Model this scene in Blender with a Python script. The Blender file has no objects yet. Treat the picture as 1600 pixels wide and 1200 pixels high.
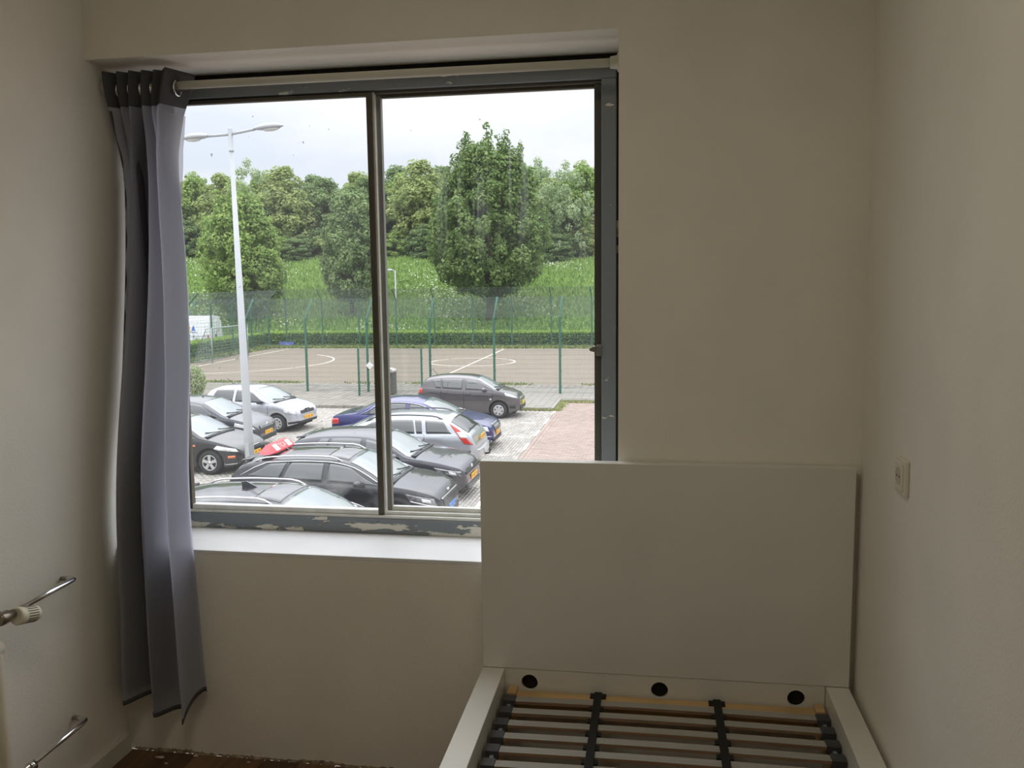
import bpy, bmesh, math, random
import numpy as np
from mathutils import Vector, Matrix

S = bpy.context.scene
COL = S.collection
RND = random.Random(7)
pi = math.pi

# ------------------------------------------------------------------ camera
cam_d = bpy.data.cameras.new('camera')
cam_d.sensor_fit = 'HORIZONTAL'
cam_d.sensor_width = 36.0
cam_d.lens = 1376.8 / 1600 * 36.0
cam_d.clip_start = 0.05
cam_d.clip_end = 500
cam = bpy.data.objects.new('camera', cam_d)
COL.objects.link(cam)
YAW, PITCH, ROLL = 0.1694, 0.1179, -0.0122
_f = Vector((-math.sin(YAW) * math.cos(PITCH), math.cos(YAW) * math.cos(PITCH), -math.sin(PITCH)))
_r = Vector((math.cos(YAW), math.sin(YAW), 0))
_u = _r.cross(_f)
_r2 = _r * math.cos(ROLL) + _u * math.sin(ROLL)
_u2 = _u * math.cos(ROLL) - _r * math.sin(ROLL)
_m = Matrix((_r2, _u2, -_f)).transposed().to_4x4()
_m.translation = Vector((0.0, -2.5184, 1.5329))
cam.matrix_world = _m
S.camera = cam

# ------------------------------------------------------------------ world: overcast sky, brighter towards the zenith
W = bpy.data.worlds.new('overcast_sky')
S.world = W
W.use_nodes = True
nt = W.node_tree
nt.nodes.clear()
def N(t, **kw):
    n = nt.nodes.new(t)
    for k, v in kw.items():
        setattr(n, k, v)
    return n
wo = N('ShaderNodeOutputWorld')
bg = N('ShaderNodeBackground')
tc = N('ShaderNodeTexCoord')
sep = N('ShaderNodeSeparateXYZ')
nt.links.new(tc.outputs['Generated'], sep.inputs[0])
ramp = N('ShaderNodeValToRGB')          # elevation (sine) -> radiance, after the overcast sky's 1 : 2..3 horizon to zenith
cr = ramp.color_ramp
cr.elements[0].position = 0.0
cr.elements[0].color = (0.198, 0.206, 0.224, 1)
cr.elements[1].position = 1.0
cr.elements[1].color = (1.02, 1.02, 1.04, 1)
for ps_, c_ in ((0.12, (0.222, 0.227, 0.238, 1)), (0.26, (0.275, 0.277, 0.286, 1)), (0.5, (0.58, 0.58, 0.592, 1))):
    e = cr.elements.new(ps_); e.color = c_
nt.links.new(sep.outputs['Z'], ramp.inputs[0])
mp = N('ShaderNodeMapping')
mp.inputs['Scale'].default_value = (1.6, 1.6, 5.0)
nt.links.new(tc.outputs['Generated'], mp.inputs['Vector'])
nz = N('ShaderNodeTexNoise')
nz.inputs['Scale'].default_value = 2.2
nz.inputs['Detail'].default_value = 5
nz.inputs['Roughness'].default_value = 0.5
nt.links.new(mp.outputs[0], nz.inputs['Vector'])
cl = N('ShaderNodeValToRGB')            # cloud gaps: slightly bluer, slightly darker
cl.color_ramp.elements[0].position = 0.36
cl.color_ramp.elements[0].color = (0.86, 0.91, 1.0, 1)
cl.color_ramp.elements[1].position = 0.58
cl.color_ramp.elements[1].color = (1.05, 1.05, 1.06, 1)
nt.links.new(nz.outputs['Fac'], cl.inputs[0])
mul = N('ShaderNodeMixRGB', blend_type='MULTIPLY')
mul.inputs[0].default_value = 1.0
nt.links.new(ramp.outputs[0], mul.inputs[1])
nt.links.new(cl.outputs[0], mul.inputs[2])
nt.links.new(mul.outputs[0], bg.inputs['Color'])
bg.inputs['Strength'].default_value = 3.0
nt.links.new(bg.outputs[0], wo.inputs['Surface'])

# ------------------------------------------------------------------ exposure
vs = S.view_settings
S.display_settings.display_device = 'sRGB'
vs.view_transform = 'Standard'
vs.look = 'None'
vs.gamma = 1.0
vs.use_curve_mapping = False
vs.exposure = 0.5
S.cycles.max_bounces = 12
S.cycles.diffuse_bounces = 6
S.cycles.transparent_max_bounces = 24
S.cycles.caustics_reflective = False
S.cycles.caustics_refractive = False

# ------------------------------------------------------------------ added fill: warm disc overhead, out of view, brightens the room; no real lamp
la = bpy.data.lights.new('fill_light', 'AREA')
la.shape = 'DISK'
la.size = 0.7
la.energy = 5.2
la.color = (1.0, 0.90, 0.74)
lo = bpy.data.objects.new('fill_light', la)
lo.location = (-0.5, -1.7, 2.62)
COL.objects.link(lo)
lo['kind'] = 'helper'

# ------------------------------------------------------------------ helpers
def lin(r, g, b):
    def c(v):
        v /= 255.0
        return v / 12.92 if v <= 0.04045 else ((v + 0.055) / 1.055) ** 2.4
    return (c(r), c(g), c(b), 1.0)

MATS = {}
def mat(name, col, rough=0.6, metal=0.0, noise=0.0, nscale=8.0, col2=None, bump=0.0, bscale=60.0, coat=0.0, ior=1.45, spec=0.5, stretch=None, sheen=0.0):
    """principled material; noise>0 varies the colour a little (or towards col2), bump adds fine relief"""
    if name in MATS:
        return MATS[name]
    m = bpy.data.materials.new(name)
    m.use_nodes = True
    t = m.node_tree
    b = t.nodes['Principled BSDF']
    b.inputs['Roughness'].default_value = rough
    b.inputs['Metallic'].default_value = metal
    b.inputs['IOR'].default_value = ior
    b.inputs['Specular IOR Level'].default_value = spec
    b.inputs['Coat Weight'].default_value = coat
    b.inputs['Coat Roughness'].default_value = 0.03
    b.inputs['Sheen Weight'].default_value = sheen
    co = t.nodes.new('ShaderNodeTexCoord')
    mpn = t.nodes.new('ShaderNodeMapping')
    if stretch:
        mpn.inputs['Scale'].default_value = stretch
    t.links.new(co.outputs['Object'], mpn.inputs['Vector'])
    n = t.nodes.new('ShaderNodeTexNoise')
    n.inputs['Scale'].default_value = nscale
    n.inputs['Detail'].default_value = 4
    t.links.new(mpn.outputs[0], n.inputs['Vector'])
    r = t.nodes.new('ShaderNodeValToRGB')
    c2 = col2 if col2 else tuple(min(1, c * (1 - noise)) for c in col[:3]) + (1,)
    c1 = col if col2 else tuple(min(1, c * (1 + noise)) for c in col[:3]) + (1,)
    r.color_ramp.elements[0].position = 0.35
    r.color_ramp.elements[0].color = c2
    r.color_ramp.elements[1].position = 0.65
    r.color_ramp.elements[1].color = c1
    t.links.new(n.outputs['Fac'], r.inputs[0])
    t.links.new(r.outputs[0], b.inputs['Base Color'])
    if bump > 0:
        n2 = t.nodes.new('ShaderNodeTexNoise')
        n2.inputs['Scale'].default_value = bscale
        n2.inputs['Detail'].default_value = 3
        t.links.new(mpn.outputs[0], n2.inputs['Vector'])
        bp = t.nodes.new('ShaderNodeBump')
        bp.inputs['Strength'].default_value = bump
        bp.inputs['Distance'].default_value = 0.01
        t.links.new(n2.outputs['Fac'], bp.inputs['Height'])
        t.links.new(bp.outputs[0], b.inputs['Normal'])
    MATS[name] = m
    return m

def leaf_mat(name, col, col2, trans=0.35):
    """leaves or blades: diffuse and translucent, each face tinted by its own 'tint' attribute"""
    if name in MATS:
        return MATS[name]
    m = bpy.data.materials.new(name)
    m.use_nodes = True
    t = m.node_tree
    t.nodes.clear()
    out = t.nodes.new('ShaderNodeOutputMaterial')
    at = t.nodes.new('ShaderNodeAttribute')
    at.attribute_name = 'tint'
    r = t.nodes.new('ShaderNodeValToRGB')
    r.color_ramp.elements[0].color = col
    r.color_ramp.elements[1].color = col2
    t.links.new(at.outputs['Fac'], r.inputs[0])
    d = t.nodes.new('ShaderNodeBsdfDiffuse')
    tr = t.nodes.new('ShaderNodeBsdfTranslucent')
    mx = t.nodes.new('ShaderNodeMixShader')
    mx.inputs[0].default_value = trans
    t.links.new(r.outputs[0], d.inputs['Color'])
    t.links.new(r.outputs[0], tr.inputs['Color'])
    t.links.new(d.outputs[0], mx.inputs[1])
    t.links.new(tr.outputs[0], mx.inputs[2])
    t.links.new(mx.outputs[0], out.inputs['Surface'])
    MATS[name] = m
    return m

def tag(o, label=None, cat=None, group=None, kind=None):
    if label: o['label'] = label
    if cat: o['category'] = cat
    if group: o['group'] = group
    if kind: o['kind'] = kind
    return o

def thing(name, label, cat, loc=(0, 0, 0), rz=0.0, group=None):
    o = bpy.data.objects.new(name, None)
    o.empty_display_size = 0.2
    COL.objects.link(o)
    o.location = loc
    o.rotation_euler = (0, 0, rz)
    return tag(o, label, cat, group)

class MB:
    """collects faces and links them as ONE mesh object"""
    def __init__(self):
        self.v, self.f, self.m, self.s = [], [], [], []
    def add(self, vs_, fs, mi=0, smooth=False):
        o = len(self.v)
        self.v.extend([tuple(p) for p in vs_])
        for f in fs:
            self.f.append(tuple(i + o for i in f))
            self.m.append(mi)
            self.s.append(smooth)
        return self
    def box(self, x0, x1, y0, y1, z0, z1, mi=0):
        v = [(x0, y0, z0), (x1, y0, z0), (x1, y1, z0), (x0, y1, z0), (x0, y0, z1), (x1, y0, z1), (x1, y1, z1), (x0, y1, z1)]
        return self.add(v, [(0, 3, 2, 1), (4, 5, 6, 7), (0, 1, 5, 4), (1, 2, 6, 5), (2, 3, 7, 6), (3, 0, 4, 7)], mi)
    def prism(self, pts, ax, a, b, mi=0, smooth=False):
        """polygon pts (2d) extruded along axis ax from a to b"""
        def P(p, t):
            if ax == 'x': return (t, p[0], p[1])
            if ax == 'y': return (p[0], t, p[1])
            return (p[0], p[1], t)
        n = len(pts)
        v = [P(p, a) for p in pts] + [P(p, b) for p in pts]
        fs = [tuple(range(n))[::-1], tuple(range(n, 2 * n))]
        self.add(v, fs, mi)
        self.add(v, [(i, (i + 1) % n, n + (i + 1) % n, n + i) for i in range(n)], mi, smooth)
        return self
    def tube(self, pts, r, n=8, mi=0, caps=True, smooth=True, flat=1.0):
        pts = [Vector(p) for p in pts]
        k = len(pts)
        rs = r if isinstance(r, (list, tuple)) else [r] * k
        v = []
        ref = None
        for i, p in enumerate(pts):
            d = (pts[min(i + 1, k - 1)] - pts[max(i - 1, 0)]).normalized()
            if ref is None:
                ref = Vector((0, 0, 1)) if abs(d.z) < 0.9 else Vector((1, 0, 0))
            a = (ref - d * ref.dot(d)).normalized()
            b = d.cross(a)
            ref = a
            for j in range(n):
                t = 2 * pi * j / n
                v.append(p + a * (math.cos(t) * rs[i] * flat) + b * (math.sin(t) * rs[i]))
        fs = [(i * n + j, i * n + (j + 1) % n, (i + 1) * n + (j + 1) % n, (i + 1) * n + j) for i in range(k - 1) for j in range(n)]
        self.add(v, fs, mi, smooth)
        if caps:
            self.add(v[:n], [tuple(range(n))[::-1]], mi)
            self.add(v[-n:], [tuple(range(n))], mi)
        return self
    def lathe(self, prof, n=24, o=(0, 0, 0), ax='z', mi=0, smooth=True, closed=False):
        """prof: list of (radius, height) turned about axis ax through o"""
        v = []
        for (r, h) in prof:
            for j in range(n):
                t = 2 * pi * j / n
                c, s = r * math.cos(t), r * math.sin(t)
                if ax == 'z': q = (c, s, h)
                elif ax == 'y': q = (s, h, c)
                else: q = (h, c, s)
                v.append((o[0] + q[0], o[1] + q[1], o[2] + q[2]))
        k = len(prof)
        fs = []
        for i in range(k if closed else k - 1):
            i2 = (i + 1) % k
            for j in range(n):
                fs.append((i * n + j, i * n + (j + 1) % n, i2 * n + (j + 1) % n, i2 * n + j))
        self.add(v, fs, mi, smooth)
        if not closed:
            if prof[0][0] > 1e-4: self.add(v[:n], [tuple(range(n))[::-1]], mi)
            if prof[-1][0] > 1e-4: self.add(v[-n:], [tuple(range(n))], mi)
        return self
    def grid(self, fn, nu, nv, mi=0, smooth=True):
        v = [fn(i / nu, j / nv) for i in range(nu + 1) for j in range(nv + 1)]
        fs = [(i * (nv + 1) + j, (i + 1) * (nv + 1) + j, (i + 1) * (nv + 1) + j + 1, i * (nv + 1) + j + 1) for i in range(nu) for j in range(nv)]
        return self.add(v, fs, mi, smooth)
    def build(self, name, mats, parent=None, loc=None, rz=None, bevel=0.0, seg=2, recalc=True, solid=0.0, weld=True):
        me = bpy.data.meshes.new(name)
        me.from_pydata(self.v, [], self.f)
        if not isinstance(mats, (list, tuple)): mats = [mats]
        for m_ in mats: me.materials.append(m_)
        me.polygons.foreach_set('material_index', self.m)
        me.polygons.foreach_set('use_smooth', self.s)
        if recalc or weld:
            bm = bmesh.new(); bm.from_mesh(me)
            if weld: bmesh.ops.remove_doubles(bm, verts=bm.verts, dist=1e-5)
            if recalc: bmesh.ops.recalc_face_normals(bm, faces=bm.faces)
            bm.to_mesh(me); bm.free()
        o = bpy.data.objects.new(name, me)
        COL.objects.link(o)
        if parent: o.parent = parent
        if loc is not None: o.location = loc
        if rz is not None: o.rotation_euler = (0, 0, rz)
        if bevel > 0:
            md = o.modifiers.new('edge', 'BEVEL')
            md.width = bevel; md.segments = seg; md.limit_method = 'ANGLE'; md.angle_limit = 0.6
            for p in me.polygons: p.use_smooth = True
            md.harden_normals = True
        if solid > 0:
            md = o.modifiers.new('thickness', 'SOLIDIFY')
            md.thickness = solid; md.offset = 0
        return o

def copy_tree(o, parent=None):
    c = o.copy()
    COL.objects.link(c)
    if parent: c.parent = parent
    for ch in list(o.children):
        copy_tree(ch, c)
    return c

def cards(name, P, U, V, tint, material, parent=None):
    """many kite-shaped leaves as one mesh: centre P, half axes U (length) and V (width), one tint per leaf"""
    n = len(P)
    v = np.empty((n, 4, 3), np.float32)
    v[:, 0] = P - U; v[:, 1] = P + V - U * 0.1; v[:, 2] = P + U; v[:, 3] = P - V - U * 0.1
    me = bpy.data.meshes.new(name)
    me.vertices.add(n * 4); me.vertices.foreach_set('co', v.reshape(-1))
    me.loops.add(n * 4); me.loops.foreach_set('vertex_index', np.arange(n * 4, dtype=np.int32))
    me.polygons.add(n)
    me.polygons.foreach_set('loop_start', np.arange(0, n * 4, 4, dtype=np.int32))
    me.polygons.foreach_set('loop_total', np.full(n, 4, np.int32))
    a = me.attributes.new('tint', 'FLOAT', 'FACE')
    a.data.foreach_set('value', tint.astype(np.float32))
    me.materials.append(material)
    me.update(calc_edges=True)
    o = bpy.data.objects.new(name, me)
    COL.objects.link(o)
    if parent: o.parent = parent
    return o

def font(name, txt, size, material, parent, loc, rot, depth=0.0015, ax='CENTER'):
    cu = bpy.data.curves.new(name, 'FONT')
    cu.body = txt; cu.size = size; cu.extrude = depth; cu.align_x = ax; cu.align_y = 'CENTER'
    cu.materials.append(material)
    o = bpy.data.objects.new(name, cu)
    COL.objects.link(o)
    me = bpy.data.meshes.new_from_object(o)
    bpy.data.objects.remove(o); bpy.data.curves.remove(cu)
    me.name = name
    if not me.materials: me.materials.append(material)
    o = bpy.data.objects.new(name, me)
    COL.objects.link(o)
    o.parent = parent; o.location = loc; o.rotation_euler = rot
    return o

# ------------------------------------------------------------------ measured places (metres; y = 0 is the room face of the window wall)
XL, XR = -1.7355, 0.5436        # left and right wall
XO = -0.1226                    # right edge of the window recess
ZS, ZL = 0.690, 2.211           # sill and soffit of the recess
G = -3.267                      # parking ground
CEIL, YB = 2.66, -4.3
WT = 0.34                       # wall thickness

wall_paint = mat('cream_wall_paint', (0.83, 0.805, 0.725, 1), 0.75, noise=0.03, nscale=3.0, bump=0.12, bscale=140)
sill_paint = mat('white_sill_paint', (0.78, 0.78, 0.78, 1), 0.45, noise=0.03, nscale=6, bump=0.05)
# ================================================================== the room
def struct(name, mb, m, parent=None, **kw):
    o = mb.build(name, m, parent, **kw)
    if parent is None: o['kind'] = 'structure'
    return o

w = MB()
w.box(XL - .02, XO, 0.0, WT, ZL, CEIL)                    # lintel over the recess
w.box(XO, XR + .02, 0.0, WT, 0.0, CEIL)                   # to the right of the window
w.box(XL - .02, XO, 0.0, WT, 0.0, ZS - 0.012)             # under the sill
wall_front = struct('wall_front', w, wall_paint)
w = MB(); w.box(XL - .25, XL, YB - .2, WT, -0.1, CEIL)
wall_left = struct('wall_left', w, wall_paint)
w = MB(); w.box(XR, XR + .25, YB - .2, WT, -0.1, CEIL)
struct('wall_right', w, wall_paint)
w = MB(); w.box(XL, XR, YB - .2, YB, -0.1, CEIL)
struct('wall_back', w, wall_paint)
w = MB(); w.box(XL - .25, XR + .25, YB - .2, WT, CEIL, CEIL + .2)
struct('ceiling', w, mat('white_ceiling_paint', (0.74, 0.72, 0.66, 1), 0.8, noise=0.02))
w = MB(); w.box(XL, XR, YB, 0.0, -0.1, -0.012)
floor = struct('floor', w, mat('dark_subfloor', lin(52, 40, 30), 0.8, noise=0.2))
wood = [mat('brown_floor_plank_%s' % k, lin(*c), 0.45, noise=0.22, nscale=5, stretch=(6, 0.6, 1)) for k, c in
        (('mid', (104, 76, 50)), ('dark', (86, 62, 42)), ('pale', (118, 88, 60)))]
for i in range(19):                                        # planks run away from the window
    x0 = XL + i * 0.12
    y1 = -0.004 - (i % 3) * 0.0
    j = 0
    y = y1
    first = (0.35 + 0.41 * (i % 3)) % 1.2 + 0.1
    while y > YB:
        ln = first if j == 0 else 1.2
        b = MB(); b.box(x0 + .0012, min(x0 + .1188, XR), max(y - ln + .0015, YB), y - .0015, -0.012, RND.uniform(-.001, .001))
        b.build('floor_plank', wood[(i * 7 + j * 5) % 3], floor)
        y -= ln; j += 1

# broken plaster along the foot of the window wall, where the skirting is gone
w = MB()
xs = np.linspace(XL + .02, XO + .3, 240)
hh = [0.004 + 0.004 * math.sin(x * 19) * math.sin(x * 7.3) + 0.005 * RND.random() ** 2 + (0.005 if RND.random() < .06 else 0) for x in xs]
dd = [0.003 + 0.008 * RND.random() for _ in xs]
v = []
for x, h, d in zip(xs, hh, dd):
    v += [(x, 0.0, 0.0), (x, -d, 0.0), (x, -d * .5, h * .6), (x, 0.0, h)]
w.add(v, [(i * 4 + k, i * 4 + k + 1, i * 4 + k + 5, i * 4 + k + 4) for i in range(len(xs) - 1) for k in range(3)], 0, False)
struct('trim_1', w, mat('crumbling_plaster', lin(140, 126, 102), 0.9, noise=0.5, nscale=30, bump=0.6, bscale=90))
# flakes of old plaster and paint left lying on the floor
flk = mat('paint_flake', lin(205, 198, 180), 0.8, noise=0.15)
fl_spots = [(-1.60, -0.045, .018), (-1.49, -0.02, .010), (-1.56, -0.075, .007), (-1.30, -0.03, .006), (-0.93, -0.02, .007)]
for k, (x, y, s) in enumerate(fl_spots):
    b = MB()
    n = 6
    ring = [(math.cos(2 * pi * i / n + k) * s * RND.uniform(.6, 1.2), math.sin(2 * pi * i / n + k) * s * .45 * RND.uniform(.6, 1.2)) for i in range(n)]
    b.prism(ring, 'z', 0.001, 0.003)
    o = b.build('paint_flake', flk, None, loc=(x, y, 0.0005))
    tag(o, ['pale paint flake on the dark floor, the longest one, near the left corner', 'small pale paint flake lying close to the window wall below the curtain',
            'tiny pale crumb beside the longest paint flake on the floor', 'tiny pale crumb on the floor under the left half of the sill',
            'tiny pale crumb on the floor nearest to the bed'][k], 'debris', 'paint flakes on the floor')

# skirting board on the left wall
w = MB(); w.prism([(XL, 0.0), (XL + .014, 0.0), (XL + .014, .058), (XL + .008, .066), (XL, .066)], 'y', YB, -0.012)
struct('baseboard_left', w, mat('cream_skirting_paint', (0.62, 0.60, 0.52, 1), 0.5, noise=0.04, bump=0.05))

# ------------------------------------------------------------------ window sill (top of the recess) and window
w = MB(); w.box(XL, XO, 0.0, 0.30, ZS - 0.012, ZS)
sill = struct('trim_2', w, sill_paint, bevel=0.002)

def peel_mat():
    """grey gloss paint flaked off in ragged patches down to pale primer, mostly along the bottom rail"""
    m = mat('grey_frame_paint_peeling', lin(92, 98, 102), 0.5)
    t = m.node_tree
    b = t.nodes['Principled BSDF']
    geo = t.nodes.new('ShaderNodeTexCoord')
    sp = t.nodes.new('ShaderNodeSeparateXYZ')
    t.links.new(geo.outputs['Object'], sp.inputs[0])
    mpn = t.nodes.new('ShaderNodeMapping')
    mpn.inputs['Scale'].default_value = (7, 7, 26)
    t.links.new(geo.outputs['Object'], mpn.inputs[0])
    n = t.nodes.new('ShaderNodeTexNoise')
    n.inputs['Scale'].default_value = 1.0; n.inputs['Detail'].default_value = 8; n.inputs['Roughness'].default_value = 0.62
    t.links.new(mpn.outputs[0], n.inputs['Vector'])
    zr = t.nodes.new('ShaderNodeMapRange')                 # more flaking low down
    zr.inputs['From Min'].default_value = 0.69; zr.inputs['From Max'].default_value = 0.78
    zr.inputs['To Min'].default_value = 0.045; zr.inputs['To Max'].default_value = -0.09
    t.links.new(sp.outputs['Z'], zr.inputs['Value'])
    ad = t.nodes.new('ShaderNodeMath'); ad.operation = 'ADD'
    t.links.new(n.outputs['Fac'], ad.inputs[0]); t.links.new(zr.outputs[0], ad.inputs[1])
    st = t.nodes.new('ShaderNodeValToRGB')
    st.color_ramp.elements[0].position = 0.555; st.color_ramp.elements[0].color = (0, 0, 0, 1)
    st.color_ramp.elements[1].position = 0.57; st.color_ramp.elements[1].color = (1, 1, 1, 1)
    t.links.new(ad.outputs[0], st.inputs[0])
    mx = t.nodes.new('ShaderNodeMixRGB')
    mx.inputs[1].default_value = lin(128, 135, 140); mx.inputs[2].default_value = lin(222, 219, 208)
    t.links.new(st.outputs[0], mx.inputs[0])
    t.links.new(mx.outputs[0], b.inputs['Base Color'])
    bp = t.nodes.new('ShaderNodeBump'); bp.inputs['Distance'].default_value = 0.002; bp.invert = True
    t.links.new(st.outputs[0], bp.inputs['Height']); t.links.new(bp.outputs[0], b.inputs['Normal'])
    return m
peel = peel_mat()
alu = mat('dull_white_sash_metal', lin(224, 224, 218), 0.42, noise=0.08, nscale=20)
bronze = mat('brown_grey_sash_seal', lin(86, 82, 72), 0.5, noise=0.1)
black_gap = mat('dark_joint_filler', lin(34, 32, 28), 0.9, noise=0.3, nscale=40)

YF = 0.245                                                  # room face of the window frame
win = thing('window_1', None, None, (0, 0, 0))
win['kind'] = 'structure'
FX0, FX1, FZ0, FZ1 = XL + .004, -0.141, ZS, 2.188
b = MB(); b.box(FX0, FX1, YF, YF + .07, FZ0, 0.742); b.build('bottom_rail', peel, win, bevel=.003)
b = MB(); b.box(FX0, FX1, YF, YF + .07, 2.135, FZ1); b.build('head_rail', peel, win, bevel=.003)
b = MB(); b.box(-0.187, FX1, YF, YF + .07, 0.742, 2.135); b.build('jamb', peel, win, bevel=.003)
b = MB(); b.box(FX0, -1.640, YF, YF + .07, 0.742, 2.135); b.build('jamb', peel, win, bevel=.003)
# rough joint between frame and recess
b = MB()
zz = np.linspace(0.70, 2.19, 60)
for i in range(59):
    d = RND.uniform(.004, .014)
    b.box(FX1, XO, YF - d * .4 + .012, YF + .07, zz[i], zz[i + 1], 0 if RND.random() < .9 else 1)
b.box(XL, XO, YF + .02, YF + .07, FZ1, ZL)
b.build('joint', [black_gap, mat('crumbling_plaster', lin(196, 184, 160))], win)
# white stepped track under the panes
b = MB()
b.box(-1.640, -0.187, YF + .006, YF + .066, 0.742, 0.752)
b.box(-1.640, -0.187, YF + .022, YF + .066, 0.752, 0.762)
b.build('track', alu, win, bevel=.0015)
b = MB(); b.box(-1.640, -0.187, YF + .02, YF + .066, 2.126, 2.135); b.build('track', bronze, win)

def glass_mat():
    """thin pane: clear, with a film of dust, runs and specks that catch the daylight"""
    m = bpy.data.materials.new('dusty_window_glass')
    m.use_nodes = True
    t = m.node_tree; t.nodes.clear()
    out = t.nodes.new('ShaderNodeOutputMaterial')
    tr = t.nodes.new('ShaderNodeBsdfTransparent'); tr.inputs[0].default_value = (.965, .975, .965, 1)
    gl = t.nodes.new('ShaderNodeBsdfGlossy'); gl.inputs['Roughness'].default_value = 0.0
    fr = t.nodes.new('ShaderNodeFresnel'); fr.inputs['IOR'].default_value = 1.3
    m1 = t.nodes.new('ShaderNodeMixShader')
    t.links.new(fr.outputs[0], m1.inputs[0]); t.links.new(tr.outputs[0], m1.inputs[1]); t.links.new(gl.outputs[0], m1.inputs[2])
    tl = t.nodes.new('ShaderNodeBsdfTranslucent'); tl.inputs[0].default_value = (.9, .93, .92, 1)
    co = t.nodes.new('ShaderNodeTexCoord')
    def noise(scale, det, sc=(1, 1, 1), rough=.5):
        mpn = t.nodes.new('ShaderNodeMapping'); mpn.inputs['Scale'].default_value = sc
        t.links.new(co.outputs['Object'], mpn.inputs[0])
        n = t.nodes.new('ShaderNodeTexNoise'); n.inputs['Scale'].default_value = scale; n.inputs['Detail'].default_value = det
        n.inputs['Roughness'].default_value = rough
        t.links.new(mpn.outputs[0], n.inputs['Vector'])
        return n.outputs['Fac']
    def rng(s, a, b_, c, d):
        r = t.nodes.new('ShaderNodeMapRange')
        r.inputs['From Min'].default_value = a; r.inputs['From Max'].default_value = b_
        r.inputs['To Min'].default_value = c; r.inputs['To Max'].default_value = d
        t.links.new(s, r.inputs['Value']); return r.outputs[0]
    def math_(op, a, b_):
        n = t.nodes.new('ShaderNodeMath'); n.operation = op
        for k, x in enumerate((a, b_)):
            if isinstance(x, (int, float)): n.inputs[k].default_value = x
            else: t.links.new(x, n.inputs[k])
        return n.outputs[0]
    film = rng(noise(2.6, 5), .35, .75, .015, .055)
    sp = t.nodes.new('ShaderNodeSeparateXYZ'); t.links.new(co.outputs['Object'], sp.inputs[0])
    # runs of dried wash water down the upper middle of the right-hand pane
    up = math_('MULTIPLY', rng(sp.outputs['Z'], 1.55, 1.78, 0, 1), rng(sp.outputs['Z'], 1.95, 2.06, 1, 0))
    side = math_('MULTIPLY', rng(sp.outputs['X'], -.76, -.70, 0, 1), rng(sp.outputs['X'], -.46, -.34, 1, 0))
    runs = math_('MULTIPLY', math_('MULTIPLY', up, side), rng(noise(1.0, 4, (34, 1, 1.4), .6), .50, .74, 0, .16))
    low = math_('MULTIPLY', rng(sp.outputs['Z'], .92, .76, 0, 1), rng(noise(9.0, 6), .48, .72, 0, .28))
    specks = rng(noise(34.0, 2, (1, 1, 1)), .735, .76, 0, .5)
    fac = math_('ADD', math_('ADD', film, runs), low)
    m2 = t.nodes.new('ShaderNodeMixShader')
    t.links.new(fac, m2.inputs[0]); t.links.new(m1.outputs[0], m2.inputs[1]); t.links.new(tl.outputs[0], m2.inputs[2])
    df = t.nodes.new('ShaderNodeBsdfDiffuse'); df.inputs[0].default_value = (.12, .11, .1, 1)
    m3 = t.nodes.new('ShaderNodeMixShader')
    t.links.new(specks, m3.inputs[0]); t.links.new(m2.outputs[0], m3.inputs[1]); t.links.new(df.outputs[0], m3.inputs[2])
    t.links.new(m3.outputs[0], out.inputs['Surface'])
    return m
glass = glass_mat()

# left sash (inner track)
YI, YO = YF + .012, YF + .040
b = MB(); b.box(-0.936, -0.917, YI, YI + .024, 0.748, 2.130); b.build('sash_stile', bronze, win, bevel=.0015)
b = MB(); b.box(-0.9165, -0.910, YI + .006, YI + .024, 0.752, 2.130); b.build('sash_seal', alu, win)
b = MB(); b.box(-1.640, -1.612, YI, YI + .024, 0.752, 2.130); b.build('sash_stile', bronze, win, bevel=.0015)
b = MB(); b.box(-1.612, -0.936, YI, YI + .02, 0.752, 0.768); b.build('sash_rail', alu, win, bevel=.0015)
b = MB(); b.box(-1.612, -0.936, YI, YI + .02, 2.118, 2.130); b.build('sash_rail', bronze, win, bevel=.0015)
b = MB(); b.add([(-1.615, YI + .012, .764), (-.93, YI + .012, .764), (-.93, YI + .012, 2.122), (-1.615, YI + .012, 2.122)], [(0, 1, 2, 3)])
b.build('pane', glass, win)
# right sash (outer track)
b = MB(); b.box(-0.9145, -0.8965, YO, YO + .022, 0.756, 2.130); b.build('sash_stile', mat('grey_sash_metal', lin(128, 128, 122), .45, noise=.08), win, bevel=.0015)
b = MB(); b.box(-0.211, -0.190, YO - .01, YO + .022, 0.756, 2.130); b.build('sash_stile', bronze, win, bevel=.0015)
b = MB(); b.box(-0.8965, -0.211, YO, YO + .02, 0.762, 0.776); b.build('sash_rail', alu, win, bevel=.0015)
b = MB(); b.box(-0.8965, -0.211, YO, YO + .02, 2.116, 2.130); b.build('sash_rail', bronze, win, bevel=.0015)
b = MB(); b.add([(-.900, YO + .011, .772), (-.206, YO + .011, .772), (-.206, YO + .011, 2.12), (-.900, YO + .011, 2.12)], [(0, 1, 2, 3)])
b.build('pane', glass, win)
# latch on the right-hand stile
lt = MB(); lt.box(-.203, -.186, YF - .012, YF + .03, 1.292, 1.326)
lo_ = lt.build('latch', mat('worn_latch_metal', lin(120, 120, 112), .4, metal=.4, noise=.1), win, bevel=.003)
b = MB(); b.prism([(-.203, 1.303), (-.222, 1.307), (-.226, 1.314), (-.214, 1.322), (-.203, 1.322)], 'y', YF - .008, YF + .012)
b.build('latch_tongue', MATS['worn_latch_metal'], lo_, bevel=.002)

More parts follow.
